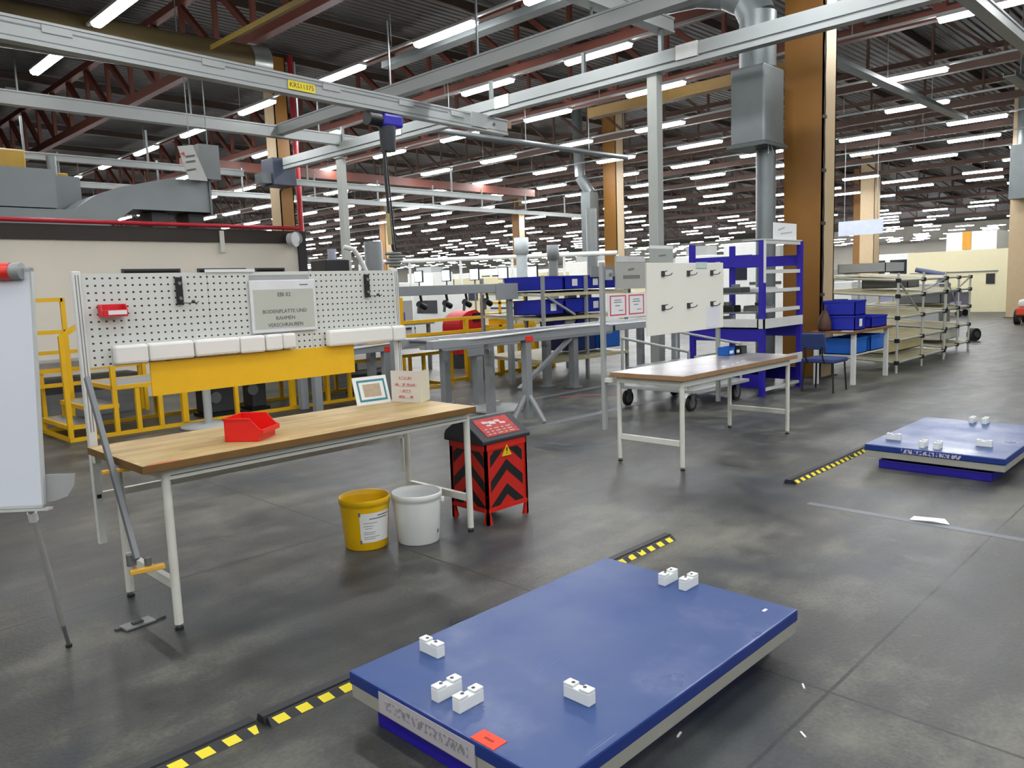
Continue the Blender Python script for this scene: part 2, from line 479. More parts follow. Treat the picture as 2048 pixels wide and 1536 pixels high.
def lift_table(X, Y, label, first):
    t = thing('scissor_lift_table', label, 'lift table', (X, Y, 0), 'blue scissor lift tables')
    Lx, Ly, z = 1.575, 1.025, .2
    p = MB().box(X, X + Lx, Y, Y + Ly, z - .052, z).build('platform', [LB, LBE], t, .008)
    for f_ in p.data.polygons:
        if abs(f_.normal.z) < .5: f_.material_index = 1
    MB().box(X + .006, X + Lx - .006, Y + .006, Y + Ly - .006, z - .105, z - .053).build('safety_skirt', SKIRT, t, .003)
    b = MB()
    bx0, bx1, by0, by1 = X + .05, X + Lx - .05, Y + .1, Y + Ly - .1
    b.box(bx0, bx0 + .05, by0, by1, 0, .068); b.box(bx1 - .05, bx1, by0, by1, 0, .068)
    b.box(bx0 + .05, bx1 - .05, by0, by0 + .05, 0, .068); b.box(bx0 + .05, bx1 - .05, by1 - .05, by1, 0, .068)
    b.build('base_frame', BASEB, t, .004)
    for s in (.2, Ly - .2):
        a = MB()
        a.bar((X + .12, Y + s, .05), (X + Lx - .12, Y + s, .085), .03, .03)
        a.bar((X + .12, Y + s + .035, .085), (X + Lx - .12, Y + s + .035, .05), .03, .03)
        a.build('scissor_arm', DARKM, t)
    for (dx, dy, rz) in ((.295, .89, 1), (.125, .605, 0), (.128, .498, 0), (.403, .238, 1), (1.485, .59, 0), (1.495, .486, 0)):
        c = (X + dx, Y + dy)
        hx, hy = ((.056, .019), (.019, .056))[rz]
        m = MB()
        # U-shaped block: base and two raised ends
        m.box(c[0] - hx, c[0] + hx, c[1] - hy, c[1] + hy, z, z + .045)
        for s in (-1, 1):
            if rz: m.box(c[0] - hx, c[0] + hx, c[1] + s * hy * .62 - hy * .38, c[1] + s * hy * .62 + hy * .38, z + .045, z + .055)
            else: m.box(c[0] + s * hx * .62 - hx * .38, c[0] + s * hx * .62 + hx * .38, c[1] - hy, c[1] + hy, z + .045, z + .055)
        o = m.build('locating_block', BLK, t, .003)
        for s in (-.45, .45):
            q = (c[0] + (0 if rz else s * hx), c[1] + (s * hy if rz else 0))
            MB().tube((q[0], q[1], z + .05), (q[0], q[1], z + .0562), .007, 10).build('bolt_hole', HOLE, o)
    if first:
        s = MB().box(X + .005, X + .065, Y + .25, Y + .355, z, z + .002).build('orange_sticker', ORNG, t); s['label'] = 'orange red sticker'
        MB().box(X + .03, X + .04, Y + .28, Y + .32, z + .002, z + .0025).build('faint_mark', mat('dark_red_ink', (150, 30, 20), .6), s)
        pl = MB().box(X - .0025, X + .0045, Y + .33, Y + .835, z - .092, z - .014).build('name_plate', mat('plate_silver', (176, 172, 178), .5), t)
        MB().box(X - .0031, X - .0026, Y + .36, Y + .8, z - .07, z - .034).build('worn_print', worn_print('worn_print_grey', (176, 172, 178), (128, 128, 134)), pl)
        MB().lathe((X - .018, Y + .15, z - .105), [(.0, 0), (.012, .0), (.018, .02), (.018, .07), (.0, .085)], 14).build('yellow_knob', YEL, t)
        MB().box(X + 1.46, X + 1.49, Y + .095, Y + .108, z, z + .001).build('paint_chip', PAPER, t)
    else:
        MB().box(X - .0008, X - .0002, Y + .3, Y + .74, z - .045, z - .012).build('worn_print', worn_print('worn_print_white', (26, 40, 130), (176, 178, 190)), t)
    return t
lift_table(1.5, 1.375, 'low blue scissor lift table in the foreground with orange red sticker', True)
lift_table(6.6, 1.37, 'low blue scissor lift table farther off at the right edge of the photo', False)

# ================================================================== hazard-striped floor rails
def hazard():
    m, nt, b = nodes_mat('hazard_stripe_tape')
    tc = N(nt, 'ShaderNodeTexCoord'); sep = N(nt, 'ShaderNodeSeparateXYZ'); nt.links.new(tc.outputs['Object'], sep.inputs[0])
    t = math_n(nt, 'MULTIPLY_ADD', sep.outputs['Z'], .7, sep.outputs['X'])
    t = math_n(nt, 'ADD', t, 10.0)
    t = math_n(nt, 'MODULO', t, .098); t = math_n(nt, 'GREATER_THAN', t, .046)
    # frame: thin black rim along the top and bottom of the tape
    z1 = math_n(nt, 'GREATER_THAN', sep.outputs['Z'], .003); z2 = math_n(nt, 'LESS_THAN', sep.outputs['Z'], .026)
    t = math_n(nt, 'MULTIPLY', t, math_n(nt, 'MULTIPLY', z1, z2))
    nz = N(nt, 'ShaderNodeTexNoise'); nz.inputs['Scale'].default_value = 9; nt.links.new(tc.outputs['Object'], nz.inputs['Vector'])
    t = math_n(nt, 'MULTIPLY', t, math_n(nt, 'GREATER_THAN', nz.outputs['Fac'], .36))
    mx = N(nt, 'ShaderNodeMix', data_type='RGBA'); nt.links.new(t, mx.inputs[0])
    mx.inputs[6].default_value = lin((28, 28, 30)); mx.inputs[7].default_value = lin((232, 214, 30))
    nt.links.new(mx.outputs[2], b.inputs['Base Color']); b.inputs['Roughness'].default_value = .5
    return m
HAZ = hazard()
def rail(x0, x1, label):
    t = thing('floor_cable_rail', label, 'cable rail', (x0, 2.6, 0), 'black cable rails on the floor')
    MB().prism([(x0, 2.62, 0), (x0, 2.63, .032), (x0, 2.672, .032), (x0, 2.685, 0)], (x1 - x0, 0, 0)).build('rail_profile', mat('rail_black', (36, 37, 42), .5), t)
    MB().prism([(x0 + .01, 2.585, 0), (x0 + .01, 2.612, .029), (x0 + .01, 2.62, .029), (x0 + .01, 2.62, 0)], (x1 - x0 - .02, 0, 0)).build('hazard_tape', HAZ, t)
rail(-.6, 1.232, 'black floor rail with yellow hazard tape running out at the lower left edge')
rail(1.262, 4.03, 'black floor rail with yellow hazard tape along the foreground lift table')
rail(5.72, 8.15, 'black floor rail with yellow hazard tape ending beside the farther lift table')

# ================================================================== floor bits
def slab(pts, z, h): 
    return MB().prism([(p[0], p[1], z) for p in pts], (0, 0, h))
mb = MB()
pp = [(5.30, 1.63), (5.36, 1.62), (5.40, 1.55), (5.41, 1.45), (5.34, 1.40), (5.31, 1.50)]
mb.prism([(a, b, .001 + .012 * (i % 2)) for i, (a, b) in enumerate(pp)], (0, 0, .003))
tag(mb.build('paper_scrap', PAPER), 'crumpled white paper scrap on the floor before the farther lift table', 'paper')
for n, (a, b, c, lab) in enumerate(((2.827, 1.24, .6, 'tiny white splinter on floor, right of the foreground lift table, farthest of three'),
                                     (2.507, 1.099, .9, 'tiny white splinter on floor, bottom right, nearer the photo edge than the others'),
                                     (2.223, 1.425, .2, 'tiny white splinter on floor close under the right edge of the foreground lift table'))):
    o = MB().cbox((a, b, .002), (.035, .007, .004), c).build('paper_splinter', PAPER); tag(o, lab, 'litter')
# painted lane lines and worn pale strip (flat paint on the floor)
LINE = mat('worn_lane_paint', (104, 108, 114), .5, vary=.3, scale=4)
tag(box(5.255, 5.325, -6, 2.3, .0004, .0012).build('pale_floor_line', LINE), 'pale worn floor line crossing in front of the farther lift table', 'floor marking')
tag(box(6.2, 30, 7.52, 7.64, .0004, .0012).build('lane_line', LINE), 'pale lane line on floor beside the tall grey crane post', 'floor marking')
tag(box(6.1, 30, 5.96, 6.08, .0004, .0012).build('lane_line', LINE), 'pale lane line on floor just behind the second workbench', 'floor marking')
RL = mat('red_lane_paint', (178, 66, 72), .55, vary=.2)
o = MB().bar((8.4, 7.35, .0015), (9.3, 6.75, .0015), .05, .001).build('red_floor_line', RL); tag(o, 'short red line on floor between the two pale lane lines', 'floor marking')
# metal bracket on the floor
t = thing('floor_bracket', 'small grey metal bracket lying on the floor under the near workbench', 'bracket', (1.285, 3.955, 0))
MB().cbox((1.285, 3.955, .008), (.15, .085, .012), .1).build('plate', STEEL, t, .003)
MB().cbox((1.285, 3.955, .018), (.05, .03, .008), .1).build('boss', DGREY, t)
MB().cbox((1.385, 3.94, .006), (.06, .02, .012), .2).build('lug', DGREY, t)
MB().cbox((1.2, 3.965, .006), (.035, .02, .012), .1).build('lug', DGREY, t)

# ================================================================== workbenches
def wood():
    m, nt, b = nodes_mat('butcher_block_wood')
    tc = N(nt, 'ShaderNodeTexCoord')
    mp = N(nt, 'ShaderNodeMapping'); mp.inputs['Scale'].default_value = (.6, 9, 9); nt.links.new(tc.outputs['Object'], mp.inputs[0])
    n1 = N(nt, 'ShaderNodeTexNoise'); n1.inputs['Scale'].default_value = 4; n1.inputs['Detail'].default_value = 5; nt.links.new(mp.outputs[0], n1.inputs['Vector'])
    br = N(nt, 'ShaderNodeTexBrick'); br.inputs['Scale'].default_value = 1; br.inputs['Brick Width'].default_value = .5; br.inputs['Row Height'].default_value = .045
    br.inputs['Mortar Size'].default_value = .0008; br.inputs['Color1'].default_value = lin((190, 166, 114)); br.inputs['Color2'].default_value = lin((168, 142, 94)); br.inputs['Mortar'].default_value = lin((150, 124, 84))
    nt.links.new(tc.outputs['Object'], br.inputs['Vector'])
    n2 = N(nt, 'ShaderNodeTexNoise'); n2.inputs['Scale'].default_value = 2.2; n2.inputs['Detail'].default_value = 5; nt.links.new(tc.outputs['Object'], n2.inputs['Vector'])
    rp = N(nt, 'ShaderNodeValToRGB'); nt.links.new(n2.outputs['Fac'], rp.inputs[0]); rp.color_ramp.elements[0].position = .3; rp.color_ramp.elements[1].position = .55
    rp.color_ramp.elements[0].color = (.55, .5, .46, 1); rp.color_ramp.elements[1].color = (1, 1, 1, 1)
    mu = N(nt, 'ShaderNodeMix', data_type='RGBA', blend_type='MULTIPLY'); mu.inputs[0].default_value = .7
    nt.links.new(br.outputs[0], mu.inputs[6]); nt.links.new(rp.outputs[0], mu.inputs[7])
    mu2 = N(nt, 'ShaderNodeMix', data_type='RGBA', blend_type='OVERLAY'); mu2.inputs[0].default_value = .25
    nt.links.new(mu.outputs[2], mu2.inputs[6]); nt.links.new(n1.outputs['Color'], mu2.inputs[7])
    nt.links.new(mu2.outputs[2], b.inputs['Base Color']); b.inputs['Roughness'].default_value = .5
    return m
WOOD = wood()
EDGE = mat('wood_edge_dark', (116, 84, 40), .55, vary=.25, scale=8)
def perf():
    m, nt, b = nodes_mat('perforated_panel_sheet')
    tc = N(nt, 'ShaderNodeTexCoord'); sep = N(nt, 'ShaderNodeSeparateXYZ'); nt.links.new(tc.outputs['Object'], sep.inputs[0])
    def cell(o):
        t = math_n(nt, 'ADD', o, 100 * .038); t = math_n(nt, 'MODULO', t, .038); t = math_n(nt, 'ADD', t, -.019); return math_n(nt, 'ABSOLUTE', t)
    h = math_n(nt, 'MULTIPLY', math_n(nt, 'LESS_THAN', cell(sep.outputs['X']), .0058), math_n(nt, 'LESS_THAN', cell(sep.outputs['Z']), .0048))
    b.inputs['Base Color'].default_value = lin((206, 209, 204)); b.inputs['Roughness'].default_value = .5
    tr = N(nt, 'ShaderNodeBsdfTransparent'); ms = N(nt, 'ShaderNodeMixShader')
    nt.links.new(h, ms.inputs[0]); nt.links.new(b.outputs[0], ms.inputs[1]); nt.links.new(tr.outputs[0], ms.inputs[2])
    nt.links.new(ms.outputs[0], nt.nodes['Material Output'].inputs[0])
    hb = N(nt, 'ShaderNodeBsdfDiffuse'); hb.inputs[0].default_value = lin((58, 60, 58)); m2 = N(nt, 'ShaderNodeMixShader'); m2.inputs[0].default_value = .8
    nt.links.new(tr.outputs[0], m2.inputs[1]); nt.links.new(hb.outputs[0], m2.inputs[2]); nt.links.new(m2.outputs[0], ms.inputs[2])
    return m
PERF = perf()
def bench_frame(t, x0, x1, y0, y1, lx0, lx1, ly0, ly1, ztop, px0, px1, py, pz0, pz1, paint, post_paint):
    zt = ztop - .042
    for lx in (lx0, lx1):
        for ly in (ly0, ly1):
            l = MB().tube((lx, ly, .03), (lx, ly, zt - .002), .021, 16).build('leg', paint, t)
            MB().tube((lx, ly, 0), (lx, ly, .012), .02, 14).build('foot', RUBBER, l)
            MB().tube((lx, ly, .012), (lx, ly, .03), .008, 8).build('levelling_screw', STEEL, l)
        MB().bar((lx, ly0 + .02, .232), (lx, ly1 - .02, .232), .03, .045).build('cross_bar', paint, t)
        MB().box(lx - .015, lx + .015, ly0, ly1, zt - .055, zt - .001).build('end_rail', paint, t)
    f = MB().box(lx0, lx1, ly0 - .022, ly0 + .004, zt - .058, zt - .001).build('front_rail', paint, t, .002)
    MB().box(lx0, lx1, ly1 - .004, ly1 + .022, zt - .055, zt - .001).build('back_rail', paint, t)
    if pz0 > .3: MB().bar((px0, py, .57), (px1, py, .57), .03, .036).build('rear_tie_bar', paint, t)
    for px in (px0, px1):
        m = MB().box(px - .02, px + .02, py - .02, py + .02, pz0, pz1)
        p = m.build('upright_post', post_paint, t, .004)
        for dx in (-.007, .007):
            MB().box(px + dx - .002, px + dx + .002, py - .0212, py - .0202, .92, pz1 - .02).build('post_groove', MGREY, p)
        if pz0 > .3: MB().box(px - .010, px + .010, py - .026, py - .02, .56, .58).build('post_bolt', BLACK, p)
    # brackets that hold the posts to the back rail
    for px in (px0, px1):
        MB().box(px - .015, px + .015, ly1 + .02, py - .02, zt - .05, zt - .012).build('post_bracket', paint, t)

t = thing('workbench', 'long workbench at left with light butcher block top and perforated panel', 'workbench', (2.3, 4.05, 0), 'workbenches')
tp = MB().box(1.275, 3.363, 3.66, 4.42, .811, .85)
o = tp.build('tabletop', [WOOD, EDGE], t, .003)
for p in o.data.polygons:
    if abs(p.normal.z) < .5: p.material_index = 1
JAW = mat('jaw_tan_yellow', (222, 172, 70), .5)
MB().box(1.42, 3.33, 3.7165, 3.7178, .7685, .7725).build('rail_groove', DGREY, t)
bench_frame(t, 1.275, 3.363, 3.66, 4.42, 1.405, 3.343, 3.74, 4.385, .85, 1.318, 3.372, 4.47, .306, 1.768, CREAM, WHITE)
for (a, b_) in ((1.34, 2.013), (2.015, 2.683), (2.685, 3.352)):
    MB().box(a, b_, 4.462, 4.4635, 1.26, 1.755).build('perforated_panel', PERF, t)
MB().box(1.3, 1.36, 3.664, 3.672, .85, .8512).build('red_tape_mark', REDP, t)
MB().box(1.36, 1.45, 3.668, 3.678, .85, .8512).build('red_tape_mark', REDP, t)
MB().box(2.0, 2.31, 4.45, 4.455, 1.755, 1.772).build('white_lamp_strip', PAPER, t)

# padding blocks in front of the perforated panel
xs = [1.453, 1.629, 1.886, 2.158, 2.325, 2.44, 2.535]
lab = ['leftmost white foam pad on the perforated panel', 'second white foam pad from left on the perforated panel',
       'third white foam pad from left, widest of the left row', 'fourth white foam pad from left on the perforated panel',
       'fifth white foam pad from left, a narrow one', 'narrow white foam pad at the right end of the left row']
for i in range(6):
    o = MB().box(xs[i] + .002, xs[i + 1] - .003, 4.395 + .006 * (i % 2), 4.4605, 1.268 + .003 * (i % 3), 1.37).build('foam_pad', FOAM, None, .014)
    tag(o, lab[i], 'foam pad', 'white foam pads under the perforated panel')
o = MB().box(2.772, 3.285, 4.397, 4.4605, 1.262, 1.368).build('foam_pad', FOAM, None, .016); tag(o, 'long single white foam pad at the right of the perforated panel', 'foam pad', 'white foam pads under the perforated panel')
o = MB().box(3.29, 3.405, 4.40, 4.4485, 1.258, 1.366).build('foam_pad', FOAM, None, .016); tag(o, 'short white foam pad wrapped over the right bench post', 'foam pad', 'white foam pads under the perforated panel')
# yellow board hung under the panel
t = thing('yellow_board', 'long yellow board hanging under the perforated panel', 'board', (2.31, 4.455, 1.07))
MB().box(1.644, 2.985, 4.448, 4.46, 1.072, 1.262).build('board_sheet', mat('yellow_board_sheet', (228, 180, 14), .55, vary=.05, scale=14, bump=.1), t)
for hx in (1.75, 2.88): MB().box(hx - .012, hx + .012, 4.4605, 4.4618, 1.2, 1.33).build('hanger_strip', STEEL, t)
# station sign
t = thing('station_sign', 'framed grey station sign with German lettering on the perforated panel', 'sign', (2.49, 4.45, 1.38))
MB().box(2.275, 2.68, 4.456, 4.461, 1.66, 1.735).build('back_plate', mat('sign_back_grey', (158, 160, 160), .5), t)
MB().box(2.265, 2.712, 4.440, 4.455, 1.380, 1.702).build('sign_frame', mat('sign_frame_white', (222, 224, 228), .4), t, .003)
MB().box(2.281, 2.696, 4.4385, 4.4395, 1.402, 1.645).build('sign_sheet', mat('sign_sheet_grey', (186, 190, 180), .6, vary=.03), t)
for txt, z, s in (('EBI 02', 1.612, .036), ('BODENPLATTE UND', 1.508, .033), ('RAHMEN', 1.466, .033), ('VERSCHRAUBEN', 1.424, .033)):
    lettering('lettering', txt, INK, t, (2.488, 4.4378, z), s)
MB().box(2.6, 2.66, 4.4392, 4.4398, 1.668, 1.674).build('header_line', INK, t)
# red holder
t = thing('red_holder', 'small red tray with white label hanging at left on the perforated panel', 'holder', (1.47, 4.43, 1.525))
m = MB()
m.box(1.405, 1.535, 4.455, 4.4605, 1.53, 1.592); m.box(1.405, 1.535, 4.39, 4.455, 1.525, 1.531)
m.prism([(1.405, 4.455, 1.531), (1.405, 4.455, 1.592), (1.405, 4.41, 1.592), (1.405, 4.39, 1.56), (1.405, 4.39, 1.531)], (.006, 0, 0))
m.prism([(1.529, 4.455, 1.531), (1.529, 4.455, 1.592), (1.529, 4.41, 1.592), (1.529, 4.39, 1.56), (1.529, 4.39, 1.531)], (.006, 0, 0))
m.box(1.411, 1.529, 4.39, 4.395, 1.531, 1.562)
m.build('tray_body', mat('holder_red', (206, 30, 44), .4), t, .003)
MB().box(1.435, 1.528, 4.387, 4.3895, 1.536, 1.558).build('label_strip', PAPER, t)
# tool hooks
for hx, lb in ((1.842, 'black tool hook bar left of the station sign on the perforated panel'), (3.123, 'black tool hook bar at the right end of the perforated panel')):
    t = thing('tool_hook', lb, 'tool hook', (hx, 4.44, 1.57), 'black tool hooks on the perforated panel')
    MB().box(hx - .018, hx + .018, 4.44, 4.4605, 1.575, 1.73).build('back_bar', BLACK, t, .004)
    for z in (1.695, 1.61): MB().tube((hx, 4.44, z), (hx, 4.433, z), .010, 12).build('bolt_head', STEEL, t)
    MB().path([(hx + .005, 4.44, 1.585), (hx + .02, 4.41, 1.582), (hx + .075, 4.40, 1.582), (hx + .085, 4.40, 1.59)], .003, 6).build('wire_hook', DGREY, t)
    MB().lathe((hx + .055, 4.402, 1.584), [(0, 0), (.012, .0), (.01, .012), (0, .016)], 10).build('hook_cap', DGREY, t)

# stacking bin
def stacking_bin(c, rz, L, W, H, m, label, name='storage_bin'):
    t = thing(name, label, 'bin', (c[0], c[1], c[2]))
    t.rotation_euler = (0, 0, rz)
    b = MB(); w = .004
    # local: front at -Y
    y0, y1 = -L / 2, L / 2
    b.box(-W / 2, W / 2, y0 + .03, y1, 0, w)
    b.box(-W / 2, W / 2, y1 - w, y1, 0, H)
    for s in (-1, 1):
        x = s * W / 2 - (w if s > 0 else 0)
        b.prism([(x, y1, 0), (x, y1, H), (x, y0 + .07, H), (x, y0 + .02, H * .55), (x, y0, H * .5), (x, y0, H * .36), (x, y0 + .03, H * .3), (x, y0 + .03, 0)], (w, 0, 0))
    b.box(-W / 2, W / 2, y0, y0 + w, H * .33, H * .52)
    b.box(-W / 2, W / 2, y0, y0 + .03, H * .30, H * .34)
    b.box(-W / 2, W / 2, y0 + .028, y0 + .032, 0, H * .33)
    # rim
    for s in (-1, 1): b.box(s * W / 2 - .005, s * W / 2 + .005, y0 + .07, y1 + .004, H - .012, H)
    b.box(-W / 2 - .005, W / 2 + .005, y1 - .002, y1 + .005, H - .012, H)
    me = b
    o = me.build('bin_shell', m); o.parent = t
    bv = o.modifiers.new('bevel', 'BEVEL'); bv.width = .0015; bv.segments = 1
    return t
stacking_bin((1.935, 3.885, .85), math.radians(37), .215, .205, .125, REDP, 'red plastic stacking bin on the butcher block workbench')

# framed notice and folded card on the bench
t = thing('framed_notice', 'white framed notice with teal border leaning on the workbench', 'notice', (3.06, 4.37, .85))
def slanted(mb, x0, x1, z0, z1, d0, d1, ybase, dy=-.0):
    # board leaning back: y grows with z
    k = .28
    ya_ = 4.36 - .112 * (x0 - 2.93) + d0; yb_ = 4.36 - .112 * (x1 - 2.93) + d0
    mb.prism([(x0, ya_ + k * z0, .851 + z0), (x1, yb_ + k * z0, .851 + z0), (x1, yb_ + k * z1, .851 + z1), (x0, ya_ + k * z1, .851 + z1)], (0, d1 - d0, 0))
    return mb
slanted(MB(), 2.93, 3.185, 0, .185, 0, .008, 4.36).build('white_frame', PAPER, t)
TEAL = mat('teal_border', (52, 128, 140), .6)
m = MB()
for a in ((2.955, 3.165, .02, .034), (2.955, 3.165, .15, .164), (2.955, 2.968, .034, .15), (3.152, 3.165, .034, .15)):
    slanted(m, a[0], a[1], a[2], a[3], -.0015, -.0003, 4.357)
m.build('teal_border', TEAL, t)
slanted(MB(), 2.995, 3.125, .05, .135, -.0015, -.0003, 4.3555).build('picture', mat('sepia_picture', (176, 160, 138), .7, vary=.25, scale=30), t)
t = thing('folded_card', 'white folded card with faded red lettering beside the teal framed notice', 'card', (3.27, 4.2, .85))
H = .215
m = MB()
a, b_, c = (3.195, 4.335), (3.262, 4.098), (3.402, 4.172)
m.prism([(a[0], a[1], .851), (b_[0], b_[1], .851), (b_[0], b_[1], .851 + H), (a[0], a[1], .851 + H)], (.003, .001, 0))
m.build('front_leaf', mat('card_paper', (206, 204, 198), .75, vary=.02), t)
m = MB()
m.prism([(b_[0] + .003, b_[1] + .001, .851), (c[0], c[1], .851), (c[0], c[1], .851 + H), (b_[0] + .003, b_[1] + .001, .851 + H)], (-.001, .003, 0))
m.build('side_leaf', mat('card_paper_yellowish', (214, 210, 186), .75, vary=.03), t)
ang = math.atan2(b_[1] - a[1], b_[0] - a[0])
dvv = Vector((math.cos(ang), math.sin(ang), 0)); md = Vector(((a[0] + b_[0]) / 2 - .0025, (a[1] + b_[1]) / 2 - .001, 0))
WPR = worn_print('worn_print_red', (206, 200, 196), (196, 110, 116))
for z, hw in ((1.018, .05), (.972, .09), (.928, .042), (.888, .06)):
    MB().bar(md - dvv * hw + Vector((0, 0, z)), md + dvv * hw + Vector((0, 0, z)), .0012, .016).build('faded_print_line', WPR, t)

# clamp bar leaning at the left bench end
t = thing('bar_clamp', 'grey bar with two yellow jaws leaning at the left end of the workbench', 'clamp', (1.245, 3.95, .4))
m = MB().bar((1.243, 4.2, 1.236), (1.243, 3.745, .40), .024, .034)
m.build('steel_bar', mat('bar_grey', (120, 124, 128), .5), t, .003)
MB().bar((1.2, 3.985, .79), (1.335, 3.955, .79), .03, .02).build('yellow_jaw', JAW, t, .004)
MB().bar((1.215, 3.775, .335), (1.365, 3.745, .335), .034, .024).build('yellow_jaw', JAW, t, .004)
MB().tube((1.235, 3.80, .36), (1.235, 3.80, .415), .022, 14).build('clamp_screw', STEEL, t)
MB().tube((1.30, 3.775, .348), (1.30, 3.775, .385), .016, 12).build('swivel_pad', STEEL, t)

# buckets
def bucket(c, m, label, group='buckets under the workbench'):
    t = thing('bucket', label, 'bucket', (c[0], c[1], 0), group)
    b = MB()
    prof = [(.0, .012), (.122, .012), (.128, .02), (.152, .285), (.152, .322), (.160, .326), (.163, .318), (.163, .29), (.157, .286), (.155, .27), (.134, .006), (.13, 0), (0, 0)]
    b.lathe((c[0], c[1], 0), prof, 40)
    b.build('bucket_shell', m, t)
    return t
BY = mat('bucket_yellow', (234, 186, 8), .4, vary=.05)
BW = mat('bucket_white', (224, 227, 225), .4, vary=.04)
cy = (2.745, 4.075)
t = bucket(cy, BY, 'yellow plastic bucket with white printed sheet on floor under workbench')
va = math.atan2(-cy[1], -cy[0])
def wrap_patch(mb, c, a0, a1, z0, z1, off, n=14):
    def rad(z): return .134 + (.155 - .134) * (z - .006) / .264 + off
    vs = []
    for i in range(n + 1):
        a = a0 + (a1 - a0) * i / n
        for z in (z0, z1):
            vs.append((c[0] + rad(z) * math.cos(a), c[1] + rad(z) * math.sin(a), z))
    mb.add(vs, [(2 * i, 2 * i + 2, 2 * i + 3, 2 * i + 1) for i in range(n)], True); return mb
sh = wrap_patch(MB(), cy, va - .25, va + 1.2, .055, .245, .0015).build('printed_sheet', PAPER, t)
m = MB()
for i, (z, l0, l1) in enumerate(((.222, .5, 1.1), (.205, .15, 1.0), (.18, -.1, .5), (.16, -.1, .3), (.145, -.05, .25), (.12, -.1, .4), (.108, -.1, .35), (.09, -.1, .6), (.078, -.1, .4))):
    wrap_patch(m, cy, va + l0, va + l1, z, z + (.006 if i < 2 else .003), .0022, 6)
m.build('printed_lines', INK, sh)
for z in (.06, .24): wrap_patch(MB(), cy, va - .29, va - .2, z - .012, z + .012, .003, 3).build('grey_clip', MGREY, t)
cw = (3.018, 3.886)
t = bucket(cw, BW, 'white plastic bucket on floor beside the yellow bucket')
vb = math.atan2(-cw[1], -cw[0])
wrap_patch(MB(), cw, vb + 1.0, vb + 1.15, .06, .085, .0015, 3).build('grey_mark', MGREY, t)
MB().cbox((cw[0] + .166 * math.cos(vb + 1.35), cw[1] + .166 * math.sin(vb + 1.35), .272), (.022, .03, .03), vb + 1.35).build('handle_lug', BW, t, .004)

# red and black chevron box
def chevron(name, axis, centre):
    m, nt, b = nodes_mat(name)
    tc = N(nt, 'ShaderNodeTexCoord'); sep = N(nt, 'ShaderNodeSeparateXYZ'); nt.links.new(tc.outputs['Object'], sep.inputs[0])
    u = math_n(nt, 'ABSOLUTE', math_n(nt, 'ADD', sep.outputs[axis], -centre))
    t = math_n(nt, 'MULTIPLY_ADD', u, .85, sep.outputs['Z'])
    t = math_n(nt, 'MODULO', math_n(nt, 'ADD', t, .172 * 10 - .352), .172)
    t = math_n(nt, 'LESS_THAN', t, .078)
    e = math_n(nt, 'LESS_THAN', u, .157)
    e = math_n(nt, 'MULTIPLY', e, math_n(nt, 'GREATER_THAN', sep.outputs['Z'], .115))
    e = math_n(nt, 'MULTIPLY', e, math_n(nt, 'LESS_THAN', sep.outputs['Z'], .505))
    t = math_n(nt, 'MULTIPLY', t, e)
    mx = N(nt, 'ShaderNodeMix', data_type='RGBA'); nt.links.new(t, mx.inputs[0])
    mx.inputs[6].default_value = lin((192, 28, 18)); mx.inputs[7].default_value = lin((14, 14, 18))
    nt.links.new(mx.outputs[2], b.inputs['Base Color']); b.inputs['Roughness'].default_value = .45
    return m
bx = (3.70, 3.92)
t = thing('chevron_box', 'red box with black chevrons and sloping lid on floor at right end of workbench', 'box', (bx[0], bx[1], 0))
CX = chevron('red_black_chevrons_front', 'X', 0.0); CY_ = chevron('red_black_chevrons_side', 'Y', 0.0)
x0, x1, y0, y1 = 3.5, 3.9, 3.735, 4.105
MB().box(x0 + .02, x1 - .02, y0 + .006, y0 + .02, .1, .53).build('front_panel', CX, t)
MB().box(x0 + .02, x1 - .02, y1 - .02, y1 - .006, .1, .53).build('back_panel', CX, t)
MB().box(x0 + .006, x0 + .02, y0 + .02, y1 - .02, .1, .53).build('side_panel', CY_, t)
MB().box(x1 - .02, x1 - .006, y0 + .02, y1 - .02, .1, .53).build('side_panel', CY_, t)
RB = mat('box_red', (200, 30, 16), .42)
for px in (x0, x1):
    for py in (y0, y1):
        sx = 1 if px == x0 else -1; sy = 1 if py == y0 else -1
        l = MB()
        l.prism([(px, py, 0), (px + sx * .045, py, 0), (px + sx * .02, py + sy * .0, .11), (px + sx * .02, py, .56), (px, py, .56)], (0, sy * .02, 0))
        l.prism([(px, py, 0), (px, py + sy * .045, 0), (px, py + sy * .02, .11), (px, py + sy * .02, .56), (px, py, .56)], (sx * .018, 0, 0))
        l.build('corner_leg', RB, t)
m = MB(); m.box(x0 + .01, x1 - .01, y0 - .002, y0 + .012, .085, .112); m.box(x0 + .01, x1 - .01, y0 - .002, y0 + .012, .515, .56)
m.box(x0 - .002, x0 + .012, y0 + .01, y1 - .01, .085, .112); m.box(x0 - .002, x0 + .012, y0 + .01, y1 - .01, .515, .56)
m.box(x1 - .012, x1 + .002, y0 + .01, y1 - .01, .085, .56); m.box(x0 + .01, x1 - .01, y1 - .012, y1 + .002, .085, .56)
m.build('edge_frame', RB, t)
LID = mat('lid_black', (38, 40, 46), .5)
m = MB()
m.prism([(x0 - .03, y0 - .012, .56), (x0 - .03, y0 - .012, .585), (x0 - .03, y0 + .19, .715), (x0 - .03, y0 + .24, .715), (x0 - .03, y1 + .0, .635), (x0 - .03, y1 + .02, .6), (x0 - .03, y1 + .02, .56)], (x1 - x0 + .06, 0, 0))
m.build('sloping_lid', LID, t, .006)
dv = Vector((0, .202, .13)).normalized(); nv_ = Vector((0, -dv.z, dv.y))
def onlid(x, s): return Vector((x, y0 - .012, .585)) + dv * s
m = MB()
pr_ = [onlid(3.54, .035), onlid(3.86, .035), onlid(3.86, .215), onlid(3.54, .215)]
